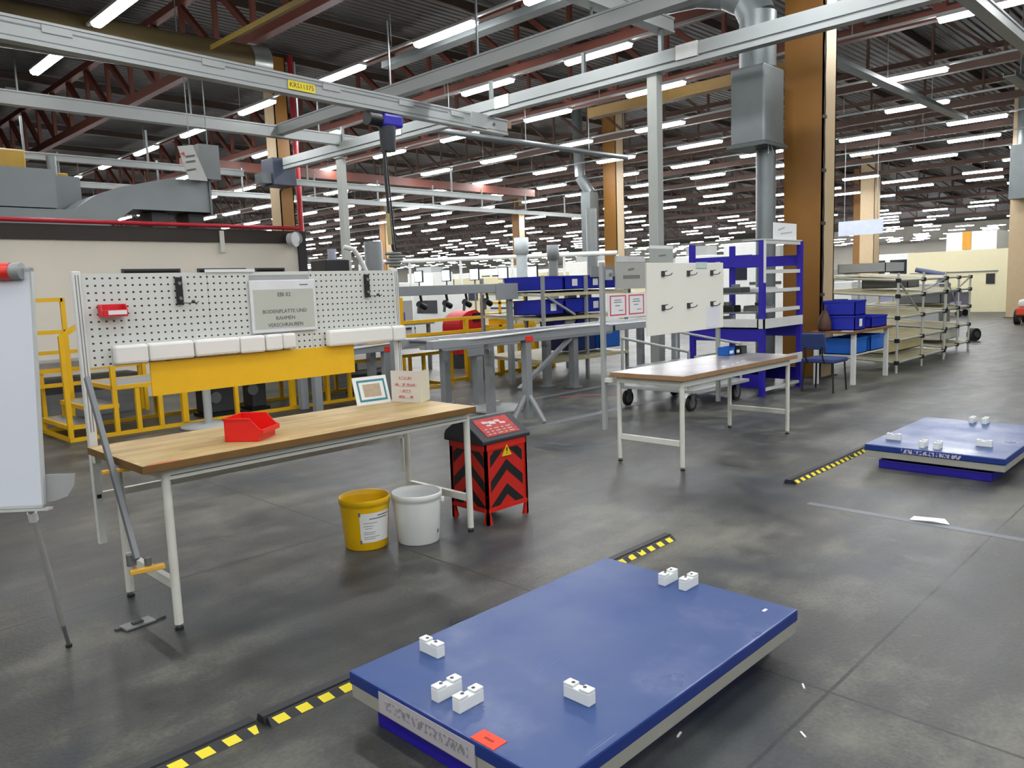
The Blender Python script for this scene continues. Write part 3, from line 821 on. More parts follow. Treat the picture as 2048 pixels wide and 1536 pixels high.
m.prism([p + nv_ * .0005 for p in pr_], nv_ * .002)
pan = m.build('red_print_panel', mat('lid_red_print', (168, 44, 42), .5, vary=.75, scale=34), t)
m = MB()
for (x_, s_, l_, h_) in ((3.60, .165, .05, .022), (3.655, .15, .06, .03), (3.72, .165, .045, .02), (3.75, .14, .05, .018), (3.62, .135, .04, .014)):
    m.prism([onlid(x_, s_) + nv_ * .0028, onlid(x_ + l_, s_ - .006) + nv_ * .0028, onlid(x_ + l_, s_ + h_ - .006) + nv_ * .0028, onlid(x_, s_ + h_) + nv_ * .0028], nv_ * .0005)
m.build('pale_print', mat('pale_print', (196, 186, 186), .6), pan)
m = MB()
for r_ in range(3):
    for q in range(7):
        s = .05 + r_ * .025; xx = 3.57 + q * .037 + .008 * ((r_ * 3 + q) % 3)
        m.prism([onlid(xx, s) + nv_ * .0028, onlid(xx + .026, s) + nv_ * .0028, onlid(xx + .026, s + .011) + nv_ * .0028, onlid(xx, s + .011) + nv_ * .0028], nv_ * .0005)
m.build('small_print', mat('pale_print_grey', (170, 150, 140), .6), pan)
ws = MB(); ws.prism([(3.655, y0 - .0035, .455), (3.745, y0 - .0035, .455), (3.70, y0 - .0035, .535)], (0, .006, 0))
wt = ws.build('warning_triangle', mat('warning_yellow', (222, 190, 16), .5), t)
ws = MB(); ws.prism([(3.696, y0 - .0042, .483), (3.704, y0 - .0042, .483), (3.707, y0 - .0042, .512), (3.693, y0 - .0042, .512)], (0, .0005, 0)); ws.box(3.696, 3.704, y0 - .0042, y0 - .0037, .468, .476)
ws.build('warning_mark', BLACK, wt)
MB().tube((x1 + .002, y0 + .1, .535), (x1 + .06, y0 + .1, .545), .012, 10).build('side_handle', BLACK, t)

# ================================================================== flip chart
t = thing('flip_chart', 'white flip chart board on a thin tripod at the left edge', 'flip chart', (.72, 3.75, 0))
e = Vector((-.722, .692, 0)); nrm = Vector((-.692, -.722, 0)); bot = Vector((.853, 3.6, .766)); top = Vector((.919, 3.669, 1.755))
upv = top - bot; back = upv.cross(e).normalized()
if back.dot(nrm) > 0: back = -back
def fb(u, v, d): return bot + e * u + upv * v + back * d
def panel(mb, u0, u1, v0, v1, d0, d1):
    mb.prism([fb(u0, v0, d0), fb(u1, v0, d0), fb(u1, v1, d0), fb(u0, v1, d0)], back * (d1 - d0)); return mb
panel(MB(), .008, .692, .012, .985, .002, .016).build('white_board', mat('board_white', (208, 214, 224), .3, vary=.02), t)
FR = mat('chart_frame_grey', (178, 182, 180), .4)
m = MB(); panel(m, 0, .008, 0, 1, 0, .02); panel(m, .692, .7, 0, 1, 0, .02); panel(m, 0, .7, 0, .012, 0, .02); panel(m, 0, .7, .985, 1, 0, .02)
m.build('board_frame', FR, t)
m = MB(); m.tube(fb(.03, .985, -.012), fb(.67, .985, -.012), .034, 16); m.build('paper_clamp', mat('clamp_grey', (140, 142, 142), .45), t)
m = MB(); m.tube(fb(.07, .985, -.013), fb(.6, .985, -.013), .0355, 16); m.build('red_clamp_grip', mat('clamp_red', (220, 40, 30), .4), t)
m = MB(); m.prism([fb(.0, .02, .022), fb(.0, .135, .022), fb(-.12, .135, .022), fb(-.115, .085, .022), fb(-.085, .04, .022), fb(-.03, .022, .022)], back * .006)
m.build('side_tray', mat('tray_grey', (150, 152, 152), .5), t)
panel(MB(), -.02, .7, -.012, -.002, -.01, .03).build('pen_ledge', FR, t)
foot = Vector((.975, 3.955, 0.0)); topl = fb(.072, -.01, .03); mid = topl + (foot - topl) * .82
l = MB().tube(topl, mid, .0135, 12).build('leg', mat('leg_silver', (176, 176, 172), .4, .3), t)
MB().tube(topl + (foot - topl) * .02, topl + (foot - topl) * .07, .019, 12).build('leg_collar', WHITE, l)
MB().tube(mid, foot + Vector((0, 0, .012)), .009, 10).build('leg_extension', STEEL, l)
MB().tube(foot, foot + Vector((0, 0, .014)), .014, 10).build('rubber_tip', RUBBER, l)
f2 = foot + e * .85 ; t2 = fb(.63, -.01, .03)
MB().tube(t2, f2, .0135, 12).build('leg', STEEL, t)
f3 = bot + e * .35 + nrm * .4; f3.z = 0
MB().tube(fb(.35, -.01, .02), f3, .0135, 12).build('leg', STEEL, t)

# ================================================================== second workbench
def worn_top():
    m, nt, b = nodes_mat('worn_grey_tabletop')
    tc = N(nt, 'ShaderNodeTexCoord'); n1 = N(nt, 'ShaderNodeTexNoise'); n1.inputs['Scale'].default_value = 3.5; n1.inputs['Detail'].default_value = 6
    nt.links.new(tc.outputs['Object'], n1.inputs['Vector']); rp = N(nt, 'ShaderNodeValToRGB'); nt.links.new(n1.outputs['Fac'], rp.inputs[0])
    rp.color_ramp.elements[0].position = .3; rp.color_ramp.elements[0].color = lin((104, 98, 96)); rp.color_ramp.elements[1].position = .7; rp.color_ramp.elements[1].color = lin((140, 138, 140))
    nt.links.new(rp.outputs[0], b.inputs['Base Color']); b.inputs['Roughness'].default_value = .3
    return m
t = thing('workbench', 'second workbench with worn grey top behind, below a white panel with hooks', 'workbench', (6.6, 3.85, 0), 'workbenches')
o = MB().box(5.54, 7.7, 3.475, 4.235, .778, .82).build('tabletop', [worn_top(), mat('wood_edge_brown', (152, 120, 84), .55, vary=.3, scale=10)], t, .003)
for p in o.data.polygons:
    if abs(p.normal.z) < .5: p.material_index = 1
bench_frame(t, 5.54, 7.7, 3.475, 4.235, 5.61, 7.6, 3.535, 4.19, .82, 5.535, 7.55, 4.3, .29, 1.80, CREAM, LGREY)
# white panel with hooks
t = thing('hook_panel', 'large white panel with six dark hooks above the second workbench', 'panel', (6.88, 4.28, 1.1))
MB().box(6.165, 7.585, 4.255, 4.275, 1.098, 1.79).build('panel_sheet', mat('panel_cream_white', (234, 233, 222), .55, vary=.02), t, .002)
for hx in (6.43, 6.885, 7.34):
    for hz in (1.685, 1.36):
        h = MB().cbox((hx, 4.25, hz), (.05, .010, .055)).build('hook', DGREY, t)
        MB().path([(hx, 4.246, hz - .015), (hx + .01, 4.21, hz - .02), (hx + .05, 4.195, hz - .012), (hx + .075, 4.195, hz + .004)], .005, 6).build('hook_wire', DGREY, h)
        MB().path([(hx + .01, 4.246, hz + .02), (hx + .03, 4.22, hz + .028)], .005, 6).build('hook_pin', DGREY, h)
o = MB().box(7.235, 7.50, 4.250, 4.2545, 1.112, 1.342).build('paper_sheet', mat('paper_bluish', (224, 224, 232), .7, vary=.02)); tag(o, 'white paper sheet pinned at the lower right of the hook panel', 'paper')
m = MB(); 
t = thing('grey_sign', 'grey sign board with short dark lettering beside the hook panel', 'sign', (5.93, 4.26, 1.56))
MB().box(5.695, 6.15, 4.262, 4.277, 1.555, 1.852).build('sign_board', mat('sign_board_grey', (166, 167, 160), .6, vary=.03), t)
MB().box(5.70, 6.145, 4.259, 4.2618, 1.80, 1.85).build('header_strip', mat('sign_header', (196, 196, 196), .6), t)
m = MB(); m.bar((5.88, 4.261, 1.728), (5.97, 4.261, 1.738), .002, .02); m.box(5.80, 6.06, 4.2605, 4.2615, 1.648, 1.68); m.build('blurred_print', mat('blurred_ink', (112, 114, 110), .7), t)
t = thing('notice_sheet', 'white notice sheet with two red framed forms below the grey sign board', 'notice', (5.86, 4.26, 1.3))
MB().box(5.575, 6.158, 4.268, 4.272, 1.297, 1.518).build('sheet', PAPER, t)
for fx in (5.6, 5.885):
    m = MB(); a, b_ = fx, fx + .245
    RF = mat('form_red', (206, 78, 92), .6)
    m.box(a, b_, 4.2665, 4.2675, 1.49, 1.501); m.box(a, b_, 4.2665, 4.2675, 1.318, 1.33); m.box(a, a + .016, 4.2665, 4.2675, 1.33, 1.49); m.box(b_ - .016, b_, 4.2665, 4.2675, 1.33, 1.49)
    f = m.build('red_form_frame', RF, t)
    m = MB()
    for i, (z, q0, q1) in enumerate(((1.455, .07, .17), (1.435, .06, .18), (1.405, .08, .15), (1.36, .13, .2))): m.box(a + q0, a + q1, 4.2665, 4.2675, z, z + .006)
    m.build('form_text', INK, f)
t = thing('small_grey_sign', 'small grey sign standing on the top edge of the hook panel', 'sign', (6.42, 4.275, 1.79))
MB().box(6.23, 6.63, 4.262, 4.274, 1.79, 1.955).build('sign_board', mat('sign_board_grey2', (160, 166, 160), .6), t)
MB().box(6.23, 6.63, 4.2605, 4.2618, 1.925, 1.955).build('header_strip', PAPER, t)
MB().bar((6.38, 4.261, 1.856), (6.5, 4.261, 1.866), .002, .014).build('blurred_print', mat('blurred_ink', (112, 114, 110), .7), t)
o = MB().box(7.03, 7.24, 4.246, 4.254, 1.735, 1.795).build('green_tape_strip', mat('pale_green', (190, 214, 204), .6)); tag(o, 'pale green strip taped at the top of the hook panel', 'strip')
t = thing('switch_box', 'small grey switch box on the left post of the second workbench', 'switch', (5.62, 4.27, 1.66))
MB().box(5.557, 5.645, 4.262, 4.30, 1.64, 1.73).build('box_body', LGREY, t, .004)
MB().tube((5.61, 4.262, 1.69), (5.61, 4.252, 1.69), .016, 12).build('switch_knob', MGREY, t)
# boxes on the second workbench
zt = .82
def small_box(name, x0, x1, y0, y1, h, m, label, lm=None):
    t = thing(name, label, 'box', ((x0 + x1) / 2, (y0 + y1) / 2, zt))
    b = MB(); wl = .004
    b.box(x0, x1, y0, y1, zt, zt + wl); b.box(x0, x0 + wl, y0, y1, zt, zt + h); b.box(x1 - wl, x1, y0, y1, zt, zt + h)
    b.box(x0, x1, y0, y0 + wl, zt, zt + h * .8); b.box(x0, x1, y1 - wl, y1, zt, zt + h)
    b.build('box_shell', m, t)
    if lm: MB().box(x0 + .01, x1 - .03, y0 - .0015, y0 - .0002, zt + h * .25, zt + h * .6).build('label', lm, t)
small_box('parts_bin', 7.30, 7.42, 4.03, 4.16, .085, SKYB, 'small light blue parts bin at the back of the second workbench', PAPER)
small_box('parts_bin', 7.43, 7.53, 4.02, 4.16, .085, BLACK, 'small black parts bin right of the light blue bin', PAPER)
small_box('parts_bin', 7.54, 7.66, 4.02, 4.16, .08, DGREY, 'small dark grey parts bin at far right of the workbench bins')
for i, (px, py, a) in enumerate(((6.35, 3.56, .2), (6.55, 3.58, .5), (6.72, 3.62, .3), (6.9, 3.66, .1))):
    o = MB().cbox((px, py, zt + .002), (.1, .012, .003), a).build('plastic_strip', PAPER)
    tag(o, '%s shiny white strip from left lying on second workbench' % ORD[i], 'strip', 'white strips on the second workbench')

# trolley on casters behind the second workbench
t = thing('trolley', 'grey trolley on big casters standing behind the second workbench', 'trolley', (8.9, 5.6, 0))
MB().box(8.2, 9.6, 5.0, 6.2, .24, .28).build('deck_frame', LGREY, t, .004)
for (x, y) in ((8.33, 5.12), (9.45, 5.12), (8.33, 6.08), (9.45, 6.08)):
    w1 = MB().tube((x, y - .02, .1), (x, y + .02, .1), .1, 22).build('caster_wheel', RUBBER, t)
    MB().tube((x, y - .025, .1), (x, y + .025, .1), .062, 16).build('wheel_hub', STEEL, w1)
    MB().prism([(x - .03, y - .035, .1), (x + .03, y - .035, .1), (x + .05, y - .035, .235), (x - .05, y - .035, .235)], (0, .008, 0)).build('caster_fork', STEEL, t)
for x in (8.25, 9.55): MB().path([(x, 6.1, .28), (x, 6.1, .9), (x, 5.1, .75), (x, 5.1, .28)], .018, 8).build('side_hoop', LGREY, t)
for z in (.5,): MB().box(8.25, 9.55, 5.15, 6.05, z, z + .02).build('shelf', MGREY, t)
# ================================================================== yellow step platform
TREAD = mat('grey_tread_plate', (150, 152, 154), .5, vary=.12)
t = thing('step_platform', 'yellow framed step platform with grey treads behind the near workbench', 'platform', (5.5, 10.4, 0))
ya, yb = 9.93, 11.0
def P4(mb, x, y, z0, z1, w=.05): mb.box(x - w / 2, x + w / 2, y - w / 2, y + w / 2, z0, z1); return mb
for (x0, x1, z) in ((2.71, 3.0, .19), (2.93, 3.26, .385)):
    s = MB().box(x0, x1, ya + .02, yb - .02, z - .02, z).build('step_tread', TREAD, t)
    m = MB(); m.box(x0 - .02, x1, ya - .02, ya + .02, z - .045, z + .003); m.box(x0 - .02, x0 + .02, ya, yb, z - .045, z + .003); m.box(x0 - .02, x1, yb - .02, yb + .02, z - .045, z + .003)
    m.build('step_frame', YELD, s)
d = MB().box(3.22, 8.6, ya + .02, yb - .02, .58, .6).build('deck_plate', TREAD, t)
m = MB(); m.box(3.2, 8.62, ya - .025, ya + .025, .555, .605); m.box(3.2, 8.62, yb - .025, yb + .025, .555, .605); m.box(3.2, 3.25, ya, yb, .555, .605); m.box(8.57, 8.62, ya, yb, .555, .605)
m.build('deck_frame', YELD, d)
m = MB(); m.box(2.69, 8.62, ya - .02, ya + .02, .0, .045); m.box(2.69, 8.62, yb - .02, yb + .02, .0, .045); m.box(2.69, 2.73, ya, yb, 0, .045); m.box(8.58, 8.62, ya, yb, 0, .045)
m.build('floor_frame', YELD, t)
for y in (ya, yb):
    for x in (2.71, 2.96):
        P4(MB(), x, y, .045, .19 if x < 2.8 else .385).build('step_post', YELD, t)
bars = [3.224, 3.482, 3.75, 4.05, 4.35, 4.75, 5.588, 6.165, 6.55, 7.0, 7.5, 8.0, 8.55]
for x in bars:
    w_ = .07 if x in (4.05, 5.588) else .05
    P4(MB(), x, ya, .045, .56, w_).build('front_upright', YELD, t)
for x in (3.224, 4.1, 5.0, 6.0, 7.0, 8.0, 8.55):
    P4(MB(), x, yb, .045, .56).build('rear_upright', YELD, t)
for (y, nm) in ((ya, 'front_handrail'), (yb, 'rear_handrail')):
    m = MB()
    if y == ya: P4(m, 2.71, y, .19, 1.235, .055); m.bar((2.70, y, 1.22), (3.224, y, 1.56), .05, .05); P4(m, 3.224, y, .6, 1.57, .055)
    else:
        P4(m, 3.06, y, .385, 1.68, .05)
        for z in (1.66, 1.255): m.bar((.6, y, z), (3.06, y, z), .05, .05)
        P4(m, .62, y, 0, 1.68, .05)
    m.build(nm, YELD, t)
# rails farther left behind the steps
t = thing('guard_rail', 'low yellow guard rail in front of the cream cabin, left of the steps', 'guard rail', (1.6, 11.9, 0))
for z in (.95, .5): MB().bar((.3, 11.9, z), (4.3, 11.9, z), .05, .05).build('rail', YELD, t)
for x in (.35, 1.7, 3.3, 4.3): P4(MB(), x, 11.9, 0, .98, .05).build('post', YELD, t)
t = thing('low_grey_bench', 'low grey topped platform with dark kick band left of the yellow steps', 'platform', (1.6, 12.4, 0))
MB().box(.2, 4.4, 12.05, 12.8, .72, .8).build('top_plate', TREAD, t)
MB().box(.2, 4.4, 12.02, 12.05, .66, .72).build('edge_strip', YELD, t)
MB().box(.25, 4.35, 12.1, 12.75, .35, .55).build('dark_band', DGREY, t)
MB().box(.25, 4.35, 12.1, 12.75, 0, .35).build('plinth', MGREY, t)
for x in (.3, 1.6, 3.0, 4.3): P4(MB(), x, 12.07, 0, .72).build('post', YELD, t)

# tall round-foot stand (white disc with a slim post) beside the platform
t = thing('disc_foot_stand', 'slim grey post on a round pale foot plate behind the workbench', 'stand', (4.22, 9.45, 0))
MB().lathe((4.18, 9.55, 0), [(0, 0), (.33, 0), (.34, .015), (.33, .035), (.05, .05), (0, .05)], 32).build('foot_plate', LGREY, t)
MB().tube((4.18, 9.55, .05), (4.18, 9.55, 1.05), .05, 14).build('post', LGREY, t)
MB().lathe((4.18, 9.55, 1.05), [(0, 0), (.09, 0), (.09, .03), (0, .03)], 18).build('top_flange', MGREY, t)
t = thing('disc_foot_stand', 'round pale foot plate with a short hub on floor behind the chevron box', 'stand', (7.0, 7.3, 0))
MB().lathe((7.12, 7.34, 0), [(0, 0), (.37, 0), (.38, .015), (.37, .04), (.08, .06), (0, .06)], 36).build('foot_plate', LGREY, t)
MB().tube((7.12, 7.34, .06), (7.12, 7.34, .12), .05, 14).build('hub', LGREY, t)

# equipment standing on / under the platform (dark machine feet)
for i, (x, y, w_, h, lab) in enumerate(((4.75, 10.5, .5, .42, 'dark motor unit under the yellow platform, left of the black post'),
                                       (5.3, 10.5, .22, .5, 'black square post under the middle of the yellow platform'),
                                       (7.3, 10.5, .6, .3, 'dark drive unit under the right part of the yellow platform'))):
    t = thing('drive_unit', lab, 'drive unit', (x, y, 0), 'dark units under the yellow platform')
    MB().box(x - w_ / 2, x + w_ / 2, y - .15, y + .15, .04, h).build('unit_housing', DGREY, t, .02)
    MB().tube((x - .1, y - .17, h * .6), (x - .1, y - .15, h * .6), .08, 16).build('unit_cover', STEEL, t)
    MB().box(x - w_ / 2 - .03, x + w_ / 2 + .03, y - .18, y + .18, 0, .04).build('unit_foot', BLACK, t)

# ================================================================== grey steel conveyor frames
CG = mat('conveyor_grey', (142, 146, 148), .45, vary=.08)
REDCAP = mat('red_cap', (232, 52, 34), .45)
t = thing('conveyor_frame', 'long grey conveyor beam on a T post with red cap behind the chevron box', 'conveyor', (7.2, 6.35, 0), 'grey conveyor frames')
MB().box(5.2, 10.3, 6.28, 6.40, .985, 1.075).build('front_beam', CG, t, .006)
MB().box(5.3, 10.3, 6.92, 7.02, .985, 1.075).build('rear_beam', CG, t, .006)
m = MB()
x = 5.4
while x < 10.25: m.tube((x, 6.4, 1.05), (x, 6.92, 1.05), .022, 8); x += .14
m.build('rollers', STEEL, t)
p = MB().box(6.62, 6.71, 6.29, 6.38, .05, .985).build('post', CG, t, .004)
MB().box(6.60, 6.73, 6.272, 6.28, .965, 1.03).build('red_cap', REDCAP, t, .01)
m = MB()
for (dx, dy) in ((.26, 0), (-.26, 0), (0, .26), (0, -.26)): m.bar((6.665 + dx * .12, 6.335 + dy * .12, .32), (6.665 + dx, 6.335 + dy, .02), .05, .03)
m.build('splayed_feet', CG, t)
for (x, y) in ((9.9, 6.34), (9.9, 6.97), (6.66, 6.97)): MB().box(x - .045, x + .045, y - .045, y + .045, 0, .985).build('post', CG, t)
MB().box(8.3, 8.33, 6.265, 6.28, .99, 1.06).build('black_catch', BLACK, t)
MB().path([(5.3, 6.3, 1.08), (5.8, 6.28, 1.06), (6.4, 6.26, 1.075), (7.2, 6.27, 1.09), (8.2, 6.28, 1.085)], .012, 8).build('white_hose', PAPER, t)
t = thing('conveyor_frame', 'grey conveyor frame with four thick legs in the middle distance', 'conveyor', (8.5, 8.1, 0), 'grey conveyor frames')
MB().box(6.7, 10.3, 7.80, 7.92, .80, .90).build('front_beam', CG, t, .006)
MB().box(6.7, 10.3, 8.28, 8.40, .80, .90).build('rear_beam', CG, t, .006)
for (x, y) in ((7.28, 7.86), (7.1, 8.34), (9.4, 7.9), (9.25, 8.34)):
    l = MB().box(x - .055, x + .055, y - .055, y + .055, .02, .8).build('leg', CG, t, .004)
    MB().box(x - .09, x + .09, y - .09, y + .09, 0, .02).build('foot_plate', CG, l)
MB().box(7.05, 7.5, 7.79, 7.80, .70, .80).build('gusset', CG, t)
m = MB().bar((9.3, 7.86, .8), (8.1, 7.86, .12), .07, .05); m.build('diagonal_brace', CG, t)
m = MB(); x = 6.8
while x < 10.2: m.tube((x, 7.92, .87), (x, 8.28, .87), .022, 8); x += .14
m.build('rollers', STEEL, t)
t = thing('conveyor_frame', 'grey conveyor beam with red cap passing right of the yellow board', 'conveyor', (6.9, 9.5, 0), 'grey conveyor frames')
MB().box(5.5, 9.3, 9.36, 9.48, .74, .85).build('front_beam', CG, t, .006)
MB().box(5.5, 9.3, 9.74, 9.84, .74, .85).build('rear_beam', CG, t, .006)
for x in (5.68, 6.87, 9.0):
    l = MB().box(x - .055, x + .055, 9.37, 9.47, 0, .74).build('leg', CG, t, .004)
    MB().box(x - .055, x + .055, 9.74, 9.84, 0, .74).build('leg', CG, t, .004)
MB().box(6.81, 6.94, 9.352, 9.36, .73, .81).build('red_cap', REDCAP, t, .01)
m = MB(); x = 5.6
while x < 9.2: m.tube((x, 9.48, .82), (x, 9.74, .82), .02, 8); x += .14
m.build('rollers', STEEL, t)
MB().path([(5.6, 9.35, .86), (6.3, 9.34, .83), (7.1, 9.34, .86), (8.4, 9.34, .87)], .012, 8).build('white_hose', PAPER, t)

# high grey boom with hanging tools
t = thing('tool_rail', 'high grey rail with dark hanging tools right of the perforated panel', 'tool rail', (8.2, 9.0, 0))
MB().box(6.6, 9.25, 8.95, 9.05, 1.54, 1.68).build('rail_beam', CG, t, .008)
for x in (6.75, 9.15): MB().box(x - .04, x + .04, 9.0, 9.08, 0, 1.54).build('post', CG, t)
MB().box(8.75, 9.25, 8.93, 8.95, 1.42, 1.68).build('end_plate', CG, t)
for i, x in enumerate((7.25, 7.75, 8.15, 8.6)):
    h = MB().path([(x, 9.0, 1.54), (x + .02, 9.0, 1.44)], .02, 8).build('tool_hanger', BLACK, t)
    MB().tube((x - .06, 8.98, 1.42), (x + .08, 9.0, 1.36), .045, 12).build('tool_body', BLACK, h)
    MB().tube((x - .05, 8.98, 1.40), (x - .07, 8.98, 1.28), .022, 10).build('tool_grip', DGREY, h)

# yellow rails / red machine in the middle
t = thing('guard_rail', 'yellow double guard rail behind the grey conveyors, right of the perforated panel', 'guard rail', (9, 11.3, 0))
for z in (1.05, .80): MB().bar((6.9, 11.3, z), (12.2, 11.3, z), .05, .06).build('rail', YELD, t)
for x in (7.0, 8.62, 10.2, 12.1): P4(MB(), x, 11.3, 0, 1.5 if x == 8.62 else 1.08, .08).build('post', YELD, t)
t = thing('barrier_frame', 'low yellow barrier frames standing under the grey conveyors', 'barrier', (9.5, 10.2, 0))
for (x0_, x1_, y) in ((8.75, 10.0, 10.15), (10.1, 11.6, 10.25)):
    m = MB(); m.box(x0_, x1_, y - .02, y + .02, .56, .62); m.box(x0_, x1_, y - .02, y + .02, .02, .08)
    n_ = 4
    for i in range(n_): P4(m, x0_ + .03 + i * (x1_ - x0_ - .06) / (n_ - 1), y, .0, .62, .06)
    m.build('frame_panel', YELD, t)
t = thing('red_machine', 'round topped red machine behind the yellow guard rail', 'machine', (10.9, 12.0, 0))
pts = [(10.45, 11.8, .3), (11.2, 11.8, .3), (11.2, 11.8, 1.02)]
for i in range(9):
    a_ = PI / 2 * i / 8; pts.append((10.95 - .5 * math.sin(a_), 11.8, .85 + .34 * math.cos(a_)))
m = MB(); m.prism(pts, (0, .5, 0)); m.build('machine_cover', mat('machine_red', (186, 28, 38), .4), t)
MB().box(10.45, 11.2, 11.82, 12.25, 0, .3).build('plinth', DGREY, t)
MB().box(10.85, 11.05, 11.77, 11.8, .95, 1.12).build('black_hatch', BLACK, t)
for i, (x, y, z, w_, lab) in enumerate(((10.9, 11.0, .86, .8, 'yellow crates rack with white strips right of the red machine'), )):
    t = thing('yellow_rack', lab, 'rack', (11.3, 11.7, 0))
    for z in (.55, .8, 1.05, 1.28): MB().box(11.35, 12.7, 11.5, 12.1, z, z + .05).build('shelf', mat('pale_yellow', (214, 190, 92), .5), t)
    for x in (11.37, 12.68): 
        for y in (11.52, 12.08): P4(MB(), x, y, 0, 1.4, .04).build('post', YELD, t)
    for k in range(5): MB().box(11.4 + k * .25, 11.6 + k * .25, 11.55, 11.9, .85, .97).build('tray', [YELD, PAPER, CREAM][k % 3], t)
for i, (x, lab) in enumerate(((7.35, 'leftmost violet parts box on the rear bench behind the yellow rail'), (8.0, 'middle violet parts box on the rear bench behind the yellow rail'), (9.0, 'right hand violet parts box on the rear bench behind the yellow rail'))):
    t = thing('parts_box', lab, 'box', (x, 12.4, 1.0), 'violet parts boxes')
    MB().box(x, x + .5, 12.3, 12.7, 1.0, 1.2).build('box_shell', mat('violet_blue', (82, 70, 170), .5), t)
    MB().box(x + .08, x + .4, 12.293, 12.2995, 1.1, 1.17).build('label', PAPER, t)
t = thing('rear_bench', 'grey rear bench carrying violet parts boxes behind the yellow rail', 'bench', (8.4, 12.5, 0))
MB().box(7.1, 10.2, 12.25, 12.9, .94, 1.0).build('bench_top', MGREY, t)
for x in (7.2, 8.6, 10.1): MB().box(x - .03, x + .03, 12.3, 12.36, 0, .94).build('leg', MGREY, t)
m = MB().box(7.15, 10.15, 12.88, 12.92, 1.0, 1.42); m.build('back_board', LGREY, t)
t = thing('wooden_slat', 'tan wooden slats lying on the grey conveyor behind the red cap', 'slat', (8.3, 9.6, .84))
for k in range(3): MB().bar((6.6 + k * .25, 9.5 + k * .08, .86), (8.7 + k * .2, 9.55 + k * .07, .86), .09, .02).build('slat', mat('tan_wood', (196, 164, 108), .6), t)

# ================================================================== flow rack with blue crates
def crate(x0, x1, y0, y1, z0, h, m, label, group, lab=True, name='blue_crate', lip=True):
    t = thing(name, label, 'crate', ((x0 + x1) / 2, (y0 + y1) / 2, z0), group)
    b = MB(); w_ = .012
    b.box(x0, x1, y0, y1, z0, z0 + w_); b.box(x0, x0 + w_, y0, y1, z0, z0 + h); b.box(x1 - w_, x1, y0, y1, z0, z0 + h)
    b.box(x0, x1, y0, y0 + w_, z0, z0 + h); b.box(x0, x1, y1 - w_, y1, z0, z0 + h)
    if lip:
        b.box(x0 - .01, x1 + .01, y0 - .01, y0 + .004, z0 + h - .03, z0 + h); b.box(x0 - .01, x0 + .004, y0, y1, z0 + h - .03, z0 + h)
    b.build('crate_shell', m, t)
    if lab: MB().box(x0 + (x1 - x0) * .35, x0 + (x1 - x0) * .62, y0 - .0125, y0 - .0105, z0 + h * .25, z0 + h * .75).build('label', PAPER, t)
    return t
t = thing('flow_rack', 'grey and cream flow rack full of blue crates left of the second workbench', 'rack', (10.4, 8.9, 0))
rx0, rx1, ry0, ry1 = 9.35, 11.6, 8.47, 9.9
for x in (rx0, 10.45, rx1):
    for y in (ry0, ry1): MB().box(x - .025, x + .025, y - .025, y + .025, 0, 1.78).build('post', CG, t)
CT = mat('cream_tube', (196, 188, 150), .45)
levels = (.42, 1.12, 1.52)
for z in levels:
    m = MB()
    for x in (rx0, rx1): m.bar((x, ry0, z - .06), (x, ry1, z + .0), .04, .04)
    m.bar((rx0, ry0 - .02, z - .05), (rx1, ry0 - .02, z - .05), .05, .05); m.bar((rx0, ry1, z), (rx1, ry1, z), .05, .05)
    s = m.build('shelf_rail', CT, t)
    MB().add([(rx0, ry0, z - .03), (rx1, ry0, z - .03), (rx1, ry1, z + .02), (rx0, ry1, z + .02), (rx0, ry0, z - .02), (rx1, ry0, z - .02), (rx1, ry1, z + .03), (rx0, ry1, z + .03)],
             [(0, 1, 2, 3), (7, 6, 5, 4), (0, 4, 5, 1), (1, 5, 6, 2), (2, 6, 7, 3), (3, 7, 4, 0)]).build('shelf_deck', CT if z < .5 else MGREY, s)
m = MB().bar((rx0 + .05, ry0 - .03, 1.45), (10.1, ry0 - .03, 1.12), .04, .03); m.build('diagonal_brace', LGREY, t)
MB().box(10.6, 11.9, ry0 - .01, ry0 + .02, 1.74, 1.92).build('grey_header_plate', CG, t)
g = 'blue crates on the flow rack'
wid = .52
for i in range(4):
    x = rx0 + .03 + i * .56
    crate(x, x + wid, ry0 + .04, ry0 + .9, 1.545, .23, BINB, '%s blue crate from left on the top level of the flow rack' % ORD[i], g, i in (1, 2))
    if i < 3: crate(x, x + wid, ry0 + .04, ry0 + .7, 1.145, .24, BINB, '%s blue crate from left on the middle level of the flow rack' % ORD[i], g, i in (0, 2))
for i, (x, m_) in enumerate(((9.7, BINB), (10.0, WHITE), (10.3, BINB), (10.65, WHITE))):
    crate(x, x + .25, ry0 + .1, ry0 + .4, .885, .14, m_, 'small %s crate %s from left below the middle flow rack level' % ('blue' if m_ is BINB else 'white', ORD[i]), g, False, 'small_crate')
t = thing('small_shelf', 'narrow grey shelf carrying small crates on the flow rack front', 'shelf', (10.4, 8.5, .86))
MB().box(rx0 + .03, rx1 - .03, ry0 + .03, ry0 + .5, .862, .882).build('shelf_board', MGREY, t)
crate(10.9, 11.5, 8.55, 9.15, .48, .34, SKYB, 'light blue crate on the lowest cream shelf of the flow rack', g, False)
crate(10.25, 10.85, 8.6, 9.3, .48, .32, mat('navy_plastic', (24, 50, 110), .4), 'dark navy crate on the lowest cream shelf, left of the light blue one', g, False)

